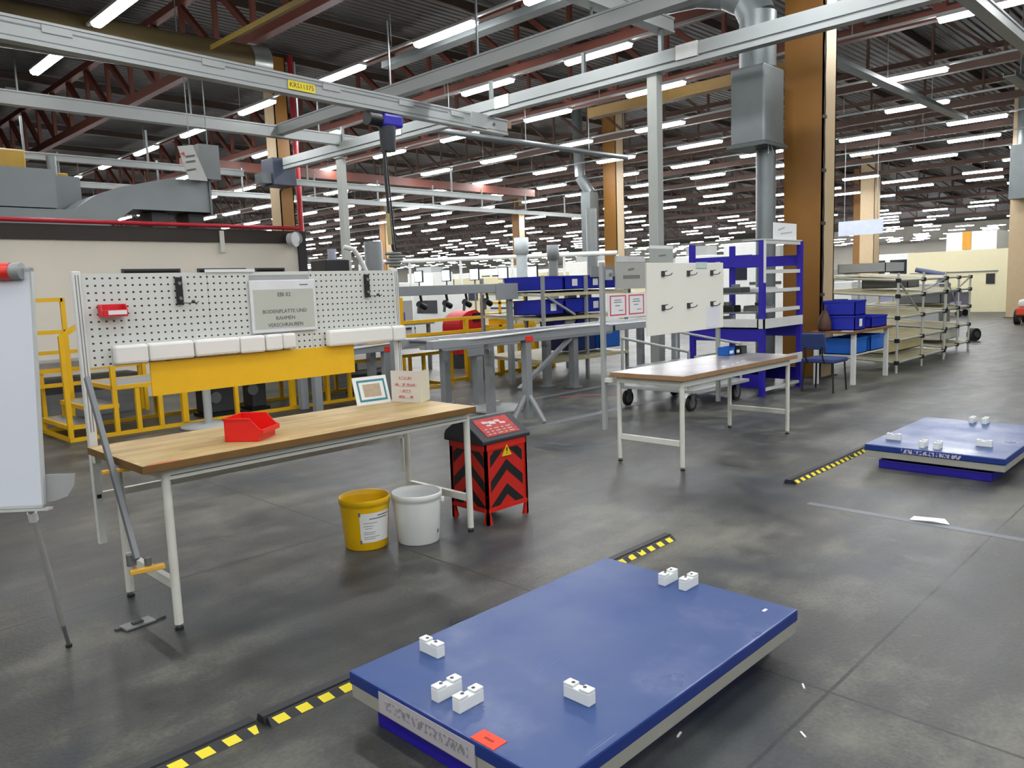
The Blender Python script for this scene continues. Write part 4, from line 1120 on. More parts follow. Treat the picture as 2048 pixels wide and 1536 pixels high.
# ================================================================== tall blue shelving rack
t = thing('blue_shelf_rack', 'tall violet blue shelving rack with white trays behind the second workbench', 'shelf rack', (10.5, 5.5, 0))
ax0, ax1, ay0, ay1 = 9.94, 11.1, 4.99, 6.07
for x in (ax0, ax1):
    for y in (ay0, ay1):
        p = MB().box(x - .035, x + .035, y - .035, y + .035, .0, 2.12).build('corner_post', BLUE, t)
        MB().box(x - .05, x + .05, y - .05, y + .05, 0, .012).build('foot_plate', BLUE, p)
MB().box(ax0 - .037, ax0 + .037, ay0 - .037, ay0 - .0355, 1.55, 2.12).build('white_post_strip', WHITE, t)
for (z0_, z1_) in ((1.78, 1.93), (.75, .92), (.1, .29)):
    MB().box(ax0 - .02, ax0 + .02, ay0 + .035, ay1 - .035, z0_, z1_).build('side_band', BLUE, t)
    MB().box(ax0 + .035, ax1 - .035, ay1 - .02, ay1 + .02, z0_, z1_).build('rear_band', BLUE, t)
    MB().box(ax1 - .02, ax1 + .02, ay0 + .035, ay1 - .035, z0_, z1_).build('side_band', BLUE, t)
WB = mat('white_tray', (206, 208, 204), .45)
for z in (1.70, 1.44, 1.17, 2.10):
    MB().box(ax0 + .035, ax1 - .035, ay0 - .02, ay0 + .02, z - .025, z + .025).build('front_rail', WB, t)
for z in (1.45, 1.18):
    MB().box(ax0 + .02, ax1 - .02, ay0 + .1, ay1 - .05, z - .05, z - .03).build('grey_shelf', MGREY, t)
for (z0_, z1_) in ((.93, 1.06), (.38, .52)):
    m = MB(); m.box(ax0 - .05, ax1 - .02, ay0 + .03, ay1 - .03, z0_, z0_ + .015); m.box(ax0 - .05, ax0 - .035, ay0 + .03, ay1 - .03, z0_, z1_); m.box(ax0 - .05, ax1 - .02, ay0 - .06, ay0 - .037, z0_, z1_)
    m.box(ax0 - .05, ax1 - .02, ay1 - .05, ay1 - .03, z0_, z1_); m.box(ax0 - .05, ax0 - .035, ay0 - .06, ay0 + .05, z0_, z1_)
    m.build('white_tray', WB, t)
MB().box(ax0 + .035, ax1 - .035, ay0 - .02, ay0 + .02, .06, .1).build('bottom_rail', WB, t)
MB().box(ax0, ax1, ay0 - .03, ay0 + .3, 2.125, 2.14).build('top_plate', WB, t)
t = thing('white_sign', 'white sign with faint writing on top of the blue shelving rack', 'sign', (10.75, 5.02, 2.14))
MB().box(10.3, 11.0, 5.0, 5.015, 2.14, 2.37).build('sign_card', PAPER, t)
m = MB(); m.bar((10.42, 4.9985, 2.27), (10.62, 4.9985, 2.31), .002, .02); m.bar((10.5, 4.9985, 2.22), (10.85, 4.9985, 2.25), .002, .016); m.build('faint_writing', mat('pale_ink', (170, 174, 180), .7), t)
for i, (z, x, y, w_, h, m_, lab) in enumerate(((1.43, 10.1, 5.4, .3, .14, DGREY, 'dark grey part on upper grey shelf of the blue rack'), (1.16, 10.1, 5.5, .22, .16, BLACK, 'black part on the lower grey shelf of the blue rack'),
                                              (1.43, 10.5, 5.2, .35, .12, WHITE, 'white part on upper grey shelf of the blue rack'), (1.16, 10.55, 5.3, .4, .13, LGREY, 'grey part on the lower grey shelf of the blue rack'))):
    t = thing('machine_part', lab, 'part', (x, y, z - .03))
    MB().box(x, x + w_, y, y + .3, z - .03, z - .03 + h * .7).build('part_body', m_, t, .02)
    MB().tube((x + w_ / 2, y + .15, z - .03 + h * .7), (x + w_ / 2, y + .15, z + h - .03), .06, 12).build('part_boss', MGREY, t)

# ================================================================== side table, crates and chair by the column
t = thing('side_table', 'small brown topped table with white legs beside the orange column', 'table', (12.2, 4.66, 0))
MB().box(11.42, 13.05, 4.33, 4.95, .765, .8).build('tabletop', mat('brown_top', (128, 92, 62), .5), t, .003)
for (x, y) in ((11.62, 4.4), (12.95, 4.4), (11.5, 4.9), (12.95, 4.9)):
    MB().box(x - .03, x + .03, y - .03, y + .03, 0, .765).build('leg', WHITE, t)
MB().box(11.6, 12.95, 4.42, 4.88, .42, .44).build('lower_shelf', CREAM, t)
g = 'blue crates on the side table'
crate(11.6, 12.0, 4.38, 4.85, .802, .22, BINB, 'lower blue crate of the two stacked on the side table', g, True)
crate(11.6, 12.0, 4.38, 4.85, 1.024, .22, BINB, 'upper blue crate of the two stacked on the side table', g, False)
crate(12.25, 12.9, 4.38, 4.8, .802, .18, BINB, 'single blue crate at right end of the side table', g, False)
crate(11.65, 12.2, 4.42, 4.85, .442, .24, SKYB, 'left light blue crate on the lower shelf of the side table', g, False)
crate(12.35, 12.9, 4.42, 4.85, .442, .24, SKYB, 'right light blue crate on the lower shelf of the side table', g, False)
o = MB().cbox((11.5, 4.45, .803), (.12, .16, .004), .2).build('paper_slip', PAPER); tag(o, 'white paper slip at the left end of the side table', 'paper')
t = thing('brown_bag', 'dark brown bag on the side table, left of the stacked blue crates', 'bag', (11.5, 4.75, .8))
m = MB(); m.lathe((11.49, 4.78, .802), [(0, 0), (.09, 0), (.10, .05), (.095, .15), (.06, .24), (.03, .3), (0, .31)], 14); m.build('bag_body', mat('dark_brown_leather', (74, 48, 30), .6), t)
MB().path([(11.44, 4.76, 1.05), (11.46, 4.76, 1.17), (11.53, 4.76, 1.17), (11.55, 4.76, 1.05)], .008, 6).build('bag_handle', mat('dark_brown_leather', (74, 48, 30), .6), t)
t = thing('chair', 'blue upholstered chair with black legs in front of the orange column', 'chair', (10.85, 4.5, 0))
CB = mat('chair_blue', (44, 62, 112), .7, vary=.1)
MB().box(10.62, 11.1, 4.27, 4.75, .41, .47).build('seat', CB, t, .02)
MB().prism([(10.56, 4.36, .6), (10.56, 4.72, .6), (10.50, 4.70, .83), (10.50, 4.38, .83)], (.05, 0, .01)).build('backrest', CB, t, .015)
for (x, y) in ((10.66, 4.31), (11.06, 4.31), (10.66, 4.71), (11.06, 4.71)):
    MB().tube((x, y, .41), (x + (.03 if x > 10.8 else -.03), y + (.02 if y > 4.5 else -.02), 0), .013, 8).build('leg', BLACK, t)
for y in (4.42, 4.66): MB().path([(10.64, y, .41), (10.57, y, .5), (10.55, y, .64)], .011, 8).build('back_support', BLACK, t)

# ================================================================== building columns
def column(x, y, label, w_=.5, d_=.44, zt=7.95, tone=ORANGE, tone2=BEIGE):
    t = thing('steel_column', label, 'column', (x, y, 0), 'orange brown building columns')
    # H section: flanges along X (visible cream edge), web
    MB().box(x - w_ / 2, x - w_ / 2 + .03, y - d_ / 2, y + d_ / 2, .02, zt).build('flange', tone, t)
    MB().box(x + w_ / 2 - .03, x + w_ / 2, y - d_ / 2, y + d_ / 2, .02, zt).build('flange', tone2, t)
    MB().box(x - w_ / 2 + .03, x + w_ / 2 - .03, y - .02, y + .02, .02, zt).build('web', BEIGE, t)
    MB().box(x - w_ / 2, x + w_ / 2, y - d_ / 2 - .0, y - d_ / 2 + .02, .02, zt).build('cover_plate', tone2, t)
    MB().box(x - w_ / 2 - .06, x + w_ / 2 + .06, y - d_ / 2 - .06, y + d_ / 2 + .06, 0, .02).build('base_plate', DGREY, t)
    return t
COLLAB = {}
c1 = column(12.37, 5.42, 'big orange brown and beige steel column right of the blue rack', .48, .62)
m = MB()
for z in range(0, 14): m.tube((12.12 + .02 * (z % 2), 5.085, .6 + z * .4), (12.12 + .02 * ((z + 1) % 2), 5.085, 1.0 + z * .4), .012, 6)
m.build('cable', BLACK, c1)
for z in (1.3, 2.4, 3.2, 4.0): MB().box(12.08, 12.18, 5.07, 5.1, z, z + .05).build('cable_clip', DGREY, c1)
column(24.4, 18.3, 'orange brown steel column far behind the grey crane post', .5, .6)
column(30.9, 6.25, 'beige steel column at the far right beside the aisle', .6, .6, tone=BEIGE)
t = thing('air_duct', 'grey box air duct in front of the far right beige column', 'air duct', (30.2, 6.1, 0))
MB().box(29.85, 30.5, 5.75, 6.45, 3.9, 5.6).build('duct_box', GALV, t)
MB().tube((30.2, 6.1, 5.6), (30.2, 6.1, 8.25), .25, 18).build('duct_pipe', GALV, t)
column(11.2, 19.7, 'orange brown steel column behind the end of the cream cabin', .42, .52, tone=BEIGE, tone2=ORANGE)
column(42.3, 15.3, 'beige steel column with a white box sign, deep along the aisle', .8, .7, tone=BEIGE)
for i, (x, y, lab) in enumerate(((36.5, 35.0, 'far orange brown column deep in the hall, behind white machines'), (31.2, 42, 'far orange brown column deep in the hall, left of centre'), (55, 20, 'far orange brown column deep in the hall on the right'), (49, 18.3, 'far brown column deep in the hall behind the tall white cupboards'))):
    column(x, y, lab, .55, .6)
# air duct beside the main column
t = thing('air_duct', 'grey box shaped air duct with round pipe hanging left of the orange column', 'air duct', (11.55, 5.75, 0))
MB().tube((11.62, 5.78, .0), (11.62, 5.78, 3.6), .15, 24).build('lower_pipe', GALV, t)
m = MB(); m.box(11.1, 11.75, 5.55, 6.1, 3.62, 4.75); m.build('duct_box', GALV, t, .03)
m = MB(); m.box(11.06, 11.79, 5.51, 6.14, 3.58, 3.63); m.build('bottom_flange', mat('dark_galvanised', (84, 90, 90), .5, .4), t)
MB().tube((11.42, 5.82, 4.75), (11.42, 5.82, 5.55), .27, 28).build('upper_pipe', GALV, t)
m = MB(); pts = [(11.42, 5.82, 5.5), (11.4, 5.95, 5.78), (11.33, 6.25, 5.98), (11.2, 6.7, 6.1), (10.9, 8.2, 6.15)]
for i in range(len(pts) - 1): m.tube(pts[i], pts[i + 1], .27, 24)
m.build('pipe_elbow', GALV, t)
for s in (0, .08): MB().path([(11.25 + s, 5.56, 3.62), (11.25 + s * 2.2 - .06, 5.53, 3.45)], .008, 6).build('pull_wire', STEEL, t)
t = thing('air_duct', 'slim grey air duct hanging left of the far orange column', 'air duct', (23.9, 18.8, 0))
MB().box(23.45, 23.95, 18.7, 19.15, 2.7, 5.1).build('duct_box', GALV, t)
m = MB().path([(23.7, 18.9, 5.1), (23.5, 19.2, 5.7), (23.5, 19.3, 8.25)], .2, 16); m.build('duct_pipe', GALV, t)

# ================================================================== crane
CRG = mat('crane_grey', (160, 165, 164), .4, vary=.05)
t = thing('crane_runway', 'long light grey crane runway beam crossing the upper right of the photo', 'crane runway', (10.45, 10, 4.78), 'light grey crane beams')
m = MB(); m.box(10.37, 10.53, 2.6, 18.1, 4.88, 5.06); m.box(10.40, 10.50, 2.6, 18.1, 4.85, 4.88); m.box(10.37, 10.53, 2.6, 18.1, 4.78, 4.85)
m.build('runway_profile', CRG, t)
for y in (10.25, 9.6 - 3.2, 13.4): MB().box(10.35, 10.55, y - .18, y + .18, 4.86, 5.07).build('joint_plate', WHITE, t)
for y in (4.2, 6.9, 8.4, 10.6, 15.5): MB().box(10.42, 10.48, y - .03, y + .03, 5.06, 5.4).build('hanger', GALV, t)
MB().box(10.36, 10.36 + .18, 2.55, 2.6, 4.76, 5.08).build('end_plate', DGREY, t)
def bridge():
    t = thing('crane_bridge', 'light grey crane bridge beam with yellow number tag at the upper left', 'crane bridge', (6, 10.5, 4.5), 'light grey crane beams')
    a = Vector((0.6, 10.03, 4.64)); b = Vector((10.9, 10.72, 4.64)); d = (b - a).normalized(); sd = Vector((d.y, -d.x, 0))
    m = MB(); m.bar(a, b, .13, .23); m.bar(a + Vector((0, 0, -.13)), b + Vector((0, 0, -.13)), .16, .03); m.bar(a + Vector((0, 0, .12)), b + Vector((0, 0, .12)), .16, .03)
    m.build('bridge_profile', CRG, t)
    m = MB(); m.bar(a + sd * .067 + Vector((0, 0, .05)), b + sd * .067 - d * 1.6 + Vector((0, 0, .05)), .006, .018); m.bar(a + sd * .067 + Vector((0, 0, -.085)), b + sd * .067 + Vector((0, 0, -.085)), .006, .01)
    m.build('profile_groove', mat('groove_grey', (110, 114, 114), .5), t)
    for k in (2.3, 4.2, 6.1, 7.6, 8.8): MB().bar(a + d * k + sd * .075 + Vector((0, 0, .055)), a + d * (k + .32) + sd * .075 + Vector((0, 0, .055)), .014, .085).build('cable_clamp', CRG, t)
    for k in (9.3,): MB().bar(a + d * k + Vector((0, 0, .02)), a + d * (k + .42) + Vector((0, 0, .02)), .2, .25).build('end_carriage', CRG, t)
    MB().tube(b - d * .4 + sd * .08, b - d * .4 + sd * .09, .03, 12).build('bolt', DGREY, t)
    MB().bar(b + Vector((0, 0, .05)), b + d * .12 + Vector((0, 0, .05)), .12, .12).build('buffer', mat('buffer_brown', (140, 110, 80), .6), t)
    tg = a + d * 5.72 + sd * .085 + Vector((0, 0, -.02))
    tgo = MB().bar(tg - d * .23, tg + d * .23, .004, .125).build('number_tag', mat('tag_yellow', (236, 214, 24), .5, vary=.03), t)
    lettering('lettering', 'KRS11375', BLACK, tgo, tg + sd * .003, .10, rz=math.atan2(d.y, d.x))
    # hoist
    h = a + d * 7.22
    q = thing('chain_hoist', 'blue chain hoist with black motor hanging under the crane bridge', 'hoist', (h.x, h.y, 4.2))
    m = MB(); m.bar(h + d * -.0 + Vector((0, 0, -.27)), h + d * .42 + Vector((0, 0, -.27)), .24, .2); m.build('hoist_body', mat('hoist_blue', (46, 40, 170), .35), q, .04)
    m = MB(); m.tube(h + d * -.25 + Vector((0, 0, -.27)), h + Vector((0, 0, -.27)), .11, 20); m.build('motor', BLACK, q)
    m = MB(); m.tube(h + d * .16 + Vector((0, 0, -.36)), h + d * .16 + Vector((0, 0, -.75)), .14, 18, .12); m.build('chain_bag', mat('bag_grey', (52, 56, 62), .7), q)
    m = MB(); m.bar(h + d * .12 + Vector((0, 0, -.13)), h + d * .2 + Vector((0, 0, -.19)), .06, .12); m.build('trolley', DGREY, q)
    m = MB()
    c0 = h + d * .05
    m.path([c0 + Vector((0, 0, -.4)), c0 + Vector((.02, 0, -1.2)), c0 + Vector((.06, 0, -2.0)), c0 + Vector((.1, 0, -2.35))], .028, 8)
    m.path([c0 + Vector((.05, .02, -.4)), c0 + Vector((.1, .02, -1.4)), c0 + Vector((.16, .02, -2.3))], .015, 8)
    m.build('control_cable', BLACK, q)
    for s in range(5): MB().lathe(c0 + Vector((.12 + .04 * math.cos(s * 2), .04 * math.sin(s * 2), -2.6 + s * .05)), [(.1, 0), (.125, .02), (.15, 0), (.125, -.02), (.1, 0)], 18).build('cable_coil', mat('coil_grey', (134, 140, 138), .6), q)
    MB().bar(c0 + Vector((.02, 0, -1.75)), c0 + Vector((.04, 0, -2.25)), .05, .05).build('pendant_handle', mat('pendant_cream', (196, 180, 130), .5), q)
bridge()
def xbeam(x0, x1, y, z, label, h=.2, w_=.14, name='crane_cross_beam'):
    t = thing(name, label, 'beam', ((x0 + x1) / 2, y, z), 'light grey crane beams')
    m = MB(); m.box(x0, x1, y - w_ / 2, y + w_ / 2, z + .03, z + h - .03); m.box(x0, x1, y - w_ / 2 - .02, y + w_ / 2 + .02, z, z + .03); m.box(x0, x1, y - w_ / 2 - .02, y + w_ / 2 + .02, z + h - .03, z + h)
    m.build('beam_profile', CRG, t)
    return t
t = xbeam(1.0, 10.9, 15.6, 5.0, 'grey cross beam running from the left edge to the crane runway', .24)
for x in (4, 7, 9.9): MB().box(x - .014, x + .014, 15.586, 15.614, 5.24, 6.4).build('hanger', GALV, t)
t = xbeam(6.5, 10.75, 6.95, 5.4, 'thick grey pipe like beam crossing the top centre of the photo', .22, .18)
for x in (8.2, 10.4): MB().box(x - .03, x + .03, 6.92, 6.98, 5.62, 6.4).build('hanger', GALV, t)
t = xbeam(10.5, 15.5, 3.1, 5.08, 'grey cross beam running off to the upper right', .18)
t = thing('crane_runway', 'second grey runway beam parallel behind the upper centre of the photo', 'crane runway', (8.9, 11, 5.05), 'light grey crane beams')
m = MB(); m.box(8.83, 8.97, 4.6, 15.9, 5.08, 5.24); m.box(8.81, 8.99, 4.6, 15.9, 5.05, 5.08); m.box(8.81, 8.99, 4.6, 15.9, 5.24, 5.27); m.build('runway_profile', CRG, t)
for y in (7.0, 9.3, 11.6, 14.8): MB().box(8.886, 8.914, y - .014, y + .014, 5.27, 6.4).build('hanger', GALV, t)
for (y, z, lab) in ((7.05, 4.8, 'tall grey crane post standing behind the white hook panel'), (15.7, 4.75, 'tall grey crane post standing behind the yellow platform')):
    t = thing('crane_post', lab, 'post', (10.5, y, 0), 'grey crane posts')
    MB().box(10.41, 10.57, y - .09, y + .09, .02, z).build('post_tube', mat('post_grey', (164, 168, 162), .5, vary=.05), t, .01)
    MB().box(10.25, 10.73, y - .25, y + .25, 0, .02).build('base_plate', CREAM, t)
    MB().box(10.38, 10.6, y - .12, y + .12, z - .03, z - .002).build('head_plate', CRG, t)
# lower light grey service rails in the background, with short droppers and slanted brackets
for i, (x0, x1, y, z, lab) in enumerate(((10.8, 19.0, 19.0, 4.55, 'pale service rail with droppers behind the chain hoist'), (6.0, 30.0, 23.5, 4.75, 'long pale service rail far behind the crane runway'), (-1, 10, 19.5, 4.75, 'pale service rail above the cabin roof ducts'))):
    t = xbeam(x0, x1, y, z, lab, .16, .1, 'service_rail')
    x = x0 + .8
    while x < x1:
        MB().box(x - .022, x + .022, y - .022, y + .022, z + .16, z + .9).build('dropper', GALV, t); x += 2.6
t = thing('chrome_pipe', 'shiny grey pipe running under the roof right of the chain hoist', 'pipe', (14.5, 13.0, 5.2))
MB().tube((10.9, 13.6, 5.15), (18.5, 13.4, 5.15), .07, 12).build('pipe_run', GALV, t)
for x in (12, 14.5, 17): MB().tube((x, 13.55, 5.2), (x, 13.55, 6.4), .01, 6).build('hanger_rod', STEEL, t)

# ================================================================== cream cabin and roof ducts at left
t = thing('office_cabin', 'cream walled office cabin with dark roof band behind the perforated panel', 'cabin', (3, 16, 0))
MB().box(-6, 7.95, 13.55, 19, 0, 2.6).build('cabin_wall', OCRE, t)
MB().box(-6.05, 8.0, 13.5, 19.05, 2.6, 2.83).build('roof_band', mat('dark_brown_band', (50, 43, 38), .6), t)
MB().box(7.95, 8.12, 13.5, 13.9, 0, 2.83).build('dark_corner_post', mat('near_black', (34, 34, 38), .5), t)
GL = mat('dark_window', (28, 24, 30), .15)
for (a, b_) in ((4.72, 5.62), (5.98, 6.82), (7.06, 7.6)):
    f = MB().box(a, b_, 13.53, 13.55, 1.2, 2.11).build('window_pane', GL, t)
    m = MB(); m.box(a - .03, a, 13.52, 13.55, 1.17, 2.14); m.box(b_, b_ + .03, 13.52, 13.55, 1.17, 2.14); m.box(a, b_, 13.52, 13.55, 1.17, 1.2); m.box(a, b_, 13.52, 13.55, 2.11, 2.14)
    m.build('window_frame', DGREY, f)
MB().box(6.38, 6.46, 13.47, 13.5, 2.42, 2.8).build('cable_duct', CREAM, t)
m = MB().tube((-6, 13.45, 2.88), (7.95, 13.45, 2.88), .035, 12); o = m.build('pipe_run', mat('pipe_red', (176, 24, 44), .4), None)
o.name = 'red_sprinkler_pipe'; tag(o, 'thin red pipe along the dark roof band of the cabin', 'pipe')
t = thing('floodlight', 'round grey floodlight on the right corner of the cabin roof band', 'floodlight', (7.75, 13.4, 2.65))
m = MB(); m.tube((7.78, 13.3, 2.66), (7.72, 13.42, 2.66), .14, 20, .12); m.build('lamp_head', mat('lamp_grey_glass', (176, 180, 180), .3), t)
m = MB(); m.tube((7.86, 13.36, 2.7), (7.84, 13.46, 2.68), .12, 18); m.build('lamp_rear', MGREY, t)
MB().bar((7.78, 13.42, 2.62), (7.8, 13.5, 2.7), .04, .04).build('lamp_bracket', DGREY, t)
# air handling ducts on the cabin roof
t = thing('roof_duct', 'big grey stepped air duct lying on the cabin roof', 'air duct', (5.5, 15.6, 2.83))
DG = mat('duct_grey_matte', (128, 134, 136), .5, .35, vary=.12, scale=1.5)
MB().prism([(3.2, 15.0, 2.84), (4.9, 15.0, 2.84), (5.5, 15.0, 3.28), (6.95, 15.0, 3.28), (6.95, 15.0, 3.88), (6.2, 15.0, 3.88), (5.3, 15.0, 3.66), (4.9, 15.0, 3.5), (4.5, 15.0, 3.22), (3.2, 15.0, 3.22)], (0, 1.0, 0)).build('stepped_duct', DG, t)
MB().box(4.0, 5.0, 16.1, 17.2, 2.84, 3.95).build('rear_box', DG, t)
MB().box(3.3, 4.3, 15.1, 16.0, 3.25, 3.9).build('upper_box', DG, t)
for x in (5.9, 6.6): MB().box(x, x + .3, 15.2, 15.8, 2.84, 3.27).build('support_box', DGREY, t)
MB().box(6.95, 6.99, 14.97, 16.03, 3.24, 3.9).build('end_flange', GALV, t)
t = thing('roof_unit', 'low grey ventilation unit on the cabin roof, far left', 'ventilation unit', (2.6, 15, 2.83))
MB().box(1.5, 3.1, 14.6, 15.6, 2.84, 3.4).build('unit_body', DG, t); MB().box(2.4, 2.9, 14.5, 14.6, 2.95, 3.25).build('grille', DGREY, t)
t = thing('roof_unit', 'low grey ventilation unit on the cabin roof, right of the stepped duct', 'ventilation unit', (8.0, 17, 2.83))
MB().box(7.0, 7.8, 16.4, 17.4, 2.84, 3.2).build('unit_body', DG, t); MB().box(7.1, 7.5, 16.38, 16.4, 2.9, 3.1).build('grille', DGREY, t)
t = thing('hanging_banner', 'pale notice banner with dark lines hanging above the cabin roof', 'banner', (6.5, 15, 3.8))
MB().prism([(6.33, 14.8, 4.45), (6.62, 14.8, 4.5), (6.86, 14.8, 3.85), (6.5, 14.8, 3.85)], (0, .02, 0)).build('banner_sheet', mat('banner_pale', (176, 178, 174), .6), t)
m = MB()
for z in (4.27, 4.17, 4.02): m.bar((6.46, 14.79, z), (6.64, 14.79, z + .04), .004, .03)
m.build('banner_lines', INK, t)
MB().prism([(6.37, 14.79, 4.32), (6.44, 14.79, 4.36), (6.45, 14.79, 4.28)], (0, .005, 0)).build('red_mark', RED, t)
MB().box(6.75, 7.15, 14.85, 15.3, 3.9, 4.55).build('grey_cabinet', MGREY, t)
for x in (6.6, 6.95): MB().tube((x, 14.9, 4.5), (x, 14.9, 6.4), .01, 8).build('hanger_rod', GALV, t)
t = thing('loudspeaker_box', 'dark blue grey box mounted on the column above the cabin corner', 'box', (10.5, 19.2, 4.5))
MB().bar((10.7, 18.78, 4.46), (11.05, 19.5, 4.46), .06, .06).build('mount_arm', DGREY, t)
MB().box(10.15, 10.8, 18.2, 18.8, 4.4, 5.08).build('box_body', mat('box_dark_blue', (52, 58, 76), .5), t, .02)
MB().box(9.9, 10.14, 18.3, 18.7, 4.45, 4.7).build('side_grille', GALV, t)
o = MB().tube((11.84, 19.9, 0), (11.84, 19.9, 8.2), .075, 12).build('red_riser_pipe', mat('riser_red', (160, 30, 44), .5)); tag(o, 'vertical red pipe beside the column at the cabin end', 'pipe')
# large olive duct and yellow beam under the roof
t = thing('round_air_duct', 'large olive brown round air duct under the roof at the upper left', 'air duct', (5, 15, 6.1))
OL = mat('olive_duct', (92, 80, 54), .45, .3, vary=.2, scale=1.2)
m = MB().tube((-3, 15.1, 6.02), (7.6, 14.3, 6.02), .35, 28); m.build('duct_run', OL, t)
m = MB().tube((7.6, 14.3, 6.02), (7.95, 14.27, 6.02), .36, 28); m.build('foil_end', mat('foil_silver', (170, 176, 172), .3, .7), t)
for x in (0.5, 3.5, 6.5): MB().tube((x, 14.8, 6.35), (x, 14.8, 8.25), .012, 6).build('hanger_rod', STEEL, t)
o = MB().bar((6.7, 13.85, 6.05), (6.75, 8.5, 6.05), .07, .09).build('yellow_beam', mat('yellow_ochre_beam', (128, 106, 44), .5)); tag(o, 'yellow beam under the roof crossing the big olive duct', 'beam')
YO = mat('yellow_duct_paint', (150, 118, 34), .5)
t = thing('yellow_machine', 'dull yellow machinery standing on the cabin roof at the far left', 'machine', (4.2, 17.8, 2.83))
MB().box(3.5, 5.2, 17.4, 18.4, 2.84, 4.2).build('machine_body', YO, t, .03)
MB().box(3.9, 4.5, 17.5, 18.2, 4.2, 4.6).build('top_unit', YO, t, .03)
MB().tube((4.9, 17.35, 4.0), (4.9, 17.35, 4.5), .09, 12).build('stack_pipe', MGREY, t)
o = MB().bar((9.9, 13.0, 6.1), (9.9, 3.5, 6.1), .25, .12).build('roof_cable_tray', GALV); tag(o, 'flat grey cable tray under the roof beside the nearest lamp rows', 'cable tray')
o = MB().bar((10.35, 24, 5.75), (26, 24, 5.75), .3, .3).build('brown_roof_beam', RUST); tag(o, 'rust brown roof beam running across behind the crane runway', 'beam')

# galvanised cable trays that run with the crane bridge under the roof at the upper right
for (x0, x1, y, lab) in ((14.6, 24.5, 6.45, 'galvanised cable tray under the roof right of the big column'), (20.0, 31.0, 4.4, 'galvanised cable tray under the roof near the upper right photo corner')):
    t = thing('cable_tray', lab, 'cable tray', ((x0 + x1) / 2, y, 5.75), 'galvanised cable trays')
    m = MB(); m.box(x0, x1, y - .12, y + .12, 5.74, 5.76); m.box(x0, x1, y - .12, y - .105, 5.76, 5.83); m.box(x0, x1, y + .105, y + .12, 5.76, 5.83); m.build('tray_channel', GALV, t)
    x = x0 + 1
    while x < x1: MB().tube((x, y, 5.76), (x, y, 8.25), .01, 6).build('hanger_rod', STEEL, t); x += 3.1
o = MB().box(16.9, 17.2, 7.5, 13.5, 6.05, 6.3).build('ochre_roof_beam', mat('ochre_beam', (120, 92, 36), .55)); tag(o, 'dull ochre beam under the roof behind the tall grey crane post', 'beam')
# ================================================================== wire flow racks along the aisle
def wire_rack(x0, x1, y0, y1, label, top=1.62):
    t = thing('wire_flow_rack', label, 'rack', ((x0 + x1) / 2, (y0 + y1) / 2, 0), 'pale tube flow racks along the aisle')
    TB = mat('tube_silver', (176, 178, 168), .4, .2)
    n_ = 3
    for i in range(n_):
        x = x0 + (x1 - x0) * i / (n_ - 1)
        for y in (y0, y1): MB().tube((x, y, 0), (x, y, top if y == y0 else top + .1), .02, 8).build('post', TB, t)
    for z in (.22, .58, .95, 1.3, 1.55):
        m = MB()
        for y, dz in ((y0, -.05), (y1, .05)): m.tube((x0, y, z + dz), (x1, y, z + dz), .018, 8)
        for i in range(n_): 
            x = x0 + (x1 - x0) * i / (n_ - 1); m.tube((x, y0, z - .05), (x, y1, z + .05), .016, 8)
        s = m.build('shelf_frame', TB, t)
        m = MB(); k = int((x1 - x0) / .16)
        for i in range(k): 
            x = x0 + .08 + i * .16; m.bar((x, y0, z - .04), (x, y1, z + .06), .035, .012)
        m.build('roller_tracks', CT, s)
        for i in range(n_):
            x = x0 + (x1 - x0) * i / (n_ - 1); MB().box(x - .032, x + .032, y0 - .032, y0 + .032, z - .085, z - .02).build('tube_joint', BLACK, s)
    m = MB().tube((x0, y0, 1.5), (x0 + (x1 - x0) * .4, y0, .98), .015, 8); m.tube((x0 + (x1 - x0) * .5, y0, 1.3), (x1, y0, 1.5), .015, 8); m.build('brace', TB, t)
wire_rack(13.3, 15.8, 4.35, 5.9, 'pale tube flow rack right of the side table, nearest along the aisle')
wire_rack(16.4, 18.0, 4.5, 6.0, 'pale tube flow rack farther along the aisle, behind the nearest one', 1.5)
g = 'boxes in the aisle flow racks'
for i, (x, z, w_, h, m_, nm) in enumerate(((13.5, 1.6, .9, .16, LGREY, 'grey'), (14.6, 1.32, .6, .16, MGREY, 'dark grey'), (13.6, .24, 1.9, .22, mat('cardboard_cream', (190, 178, 132), .7), 'cream'), (16.5, .97, .8, .18, MGREY, 'grey'), (17.42, .97, .5, .2, mat('lilac_grey', (140, 140, 166), .5), 'lilac grey'), (16.6, .24, 1.2, .2, CREAM, 'cream'))):
    crate(x, x + w_, 4.62, 5.4, z + .04, h, m_, '%s box in the %s aisle flow rack, at %.1f metres height' % (nm, 'nearer' if i < 3 else 'farther', z), g, False, 'rack_box', False)
# caster item on the aisle floor
t = thing('black_wheel', 'small black wheel shaped item on the aisle floor, far right', 'wheel', (20.3, 4.95, 0))
MB().tube((20.26, 4.9, .15), (20.32, 5.02, .15), .15, 20).build('tyre', RUBBER, t)
MB().tube((20.245, 4.87, .15), (20.26, 4.9, .15), .07, 16).build('hub', DGREY, t)
MB().box(20.2, 20.4, 4.95, 5.05, 0, .02).build('chock', DGREY, t)
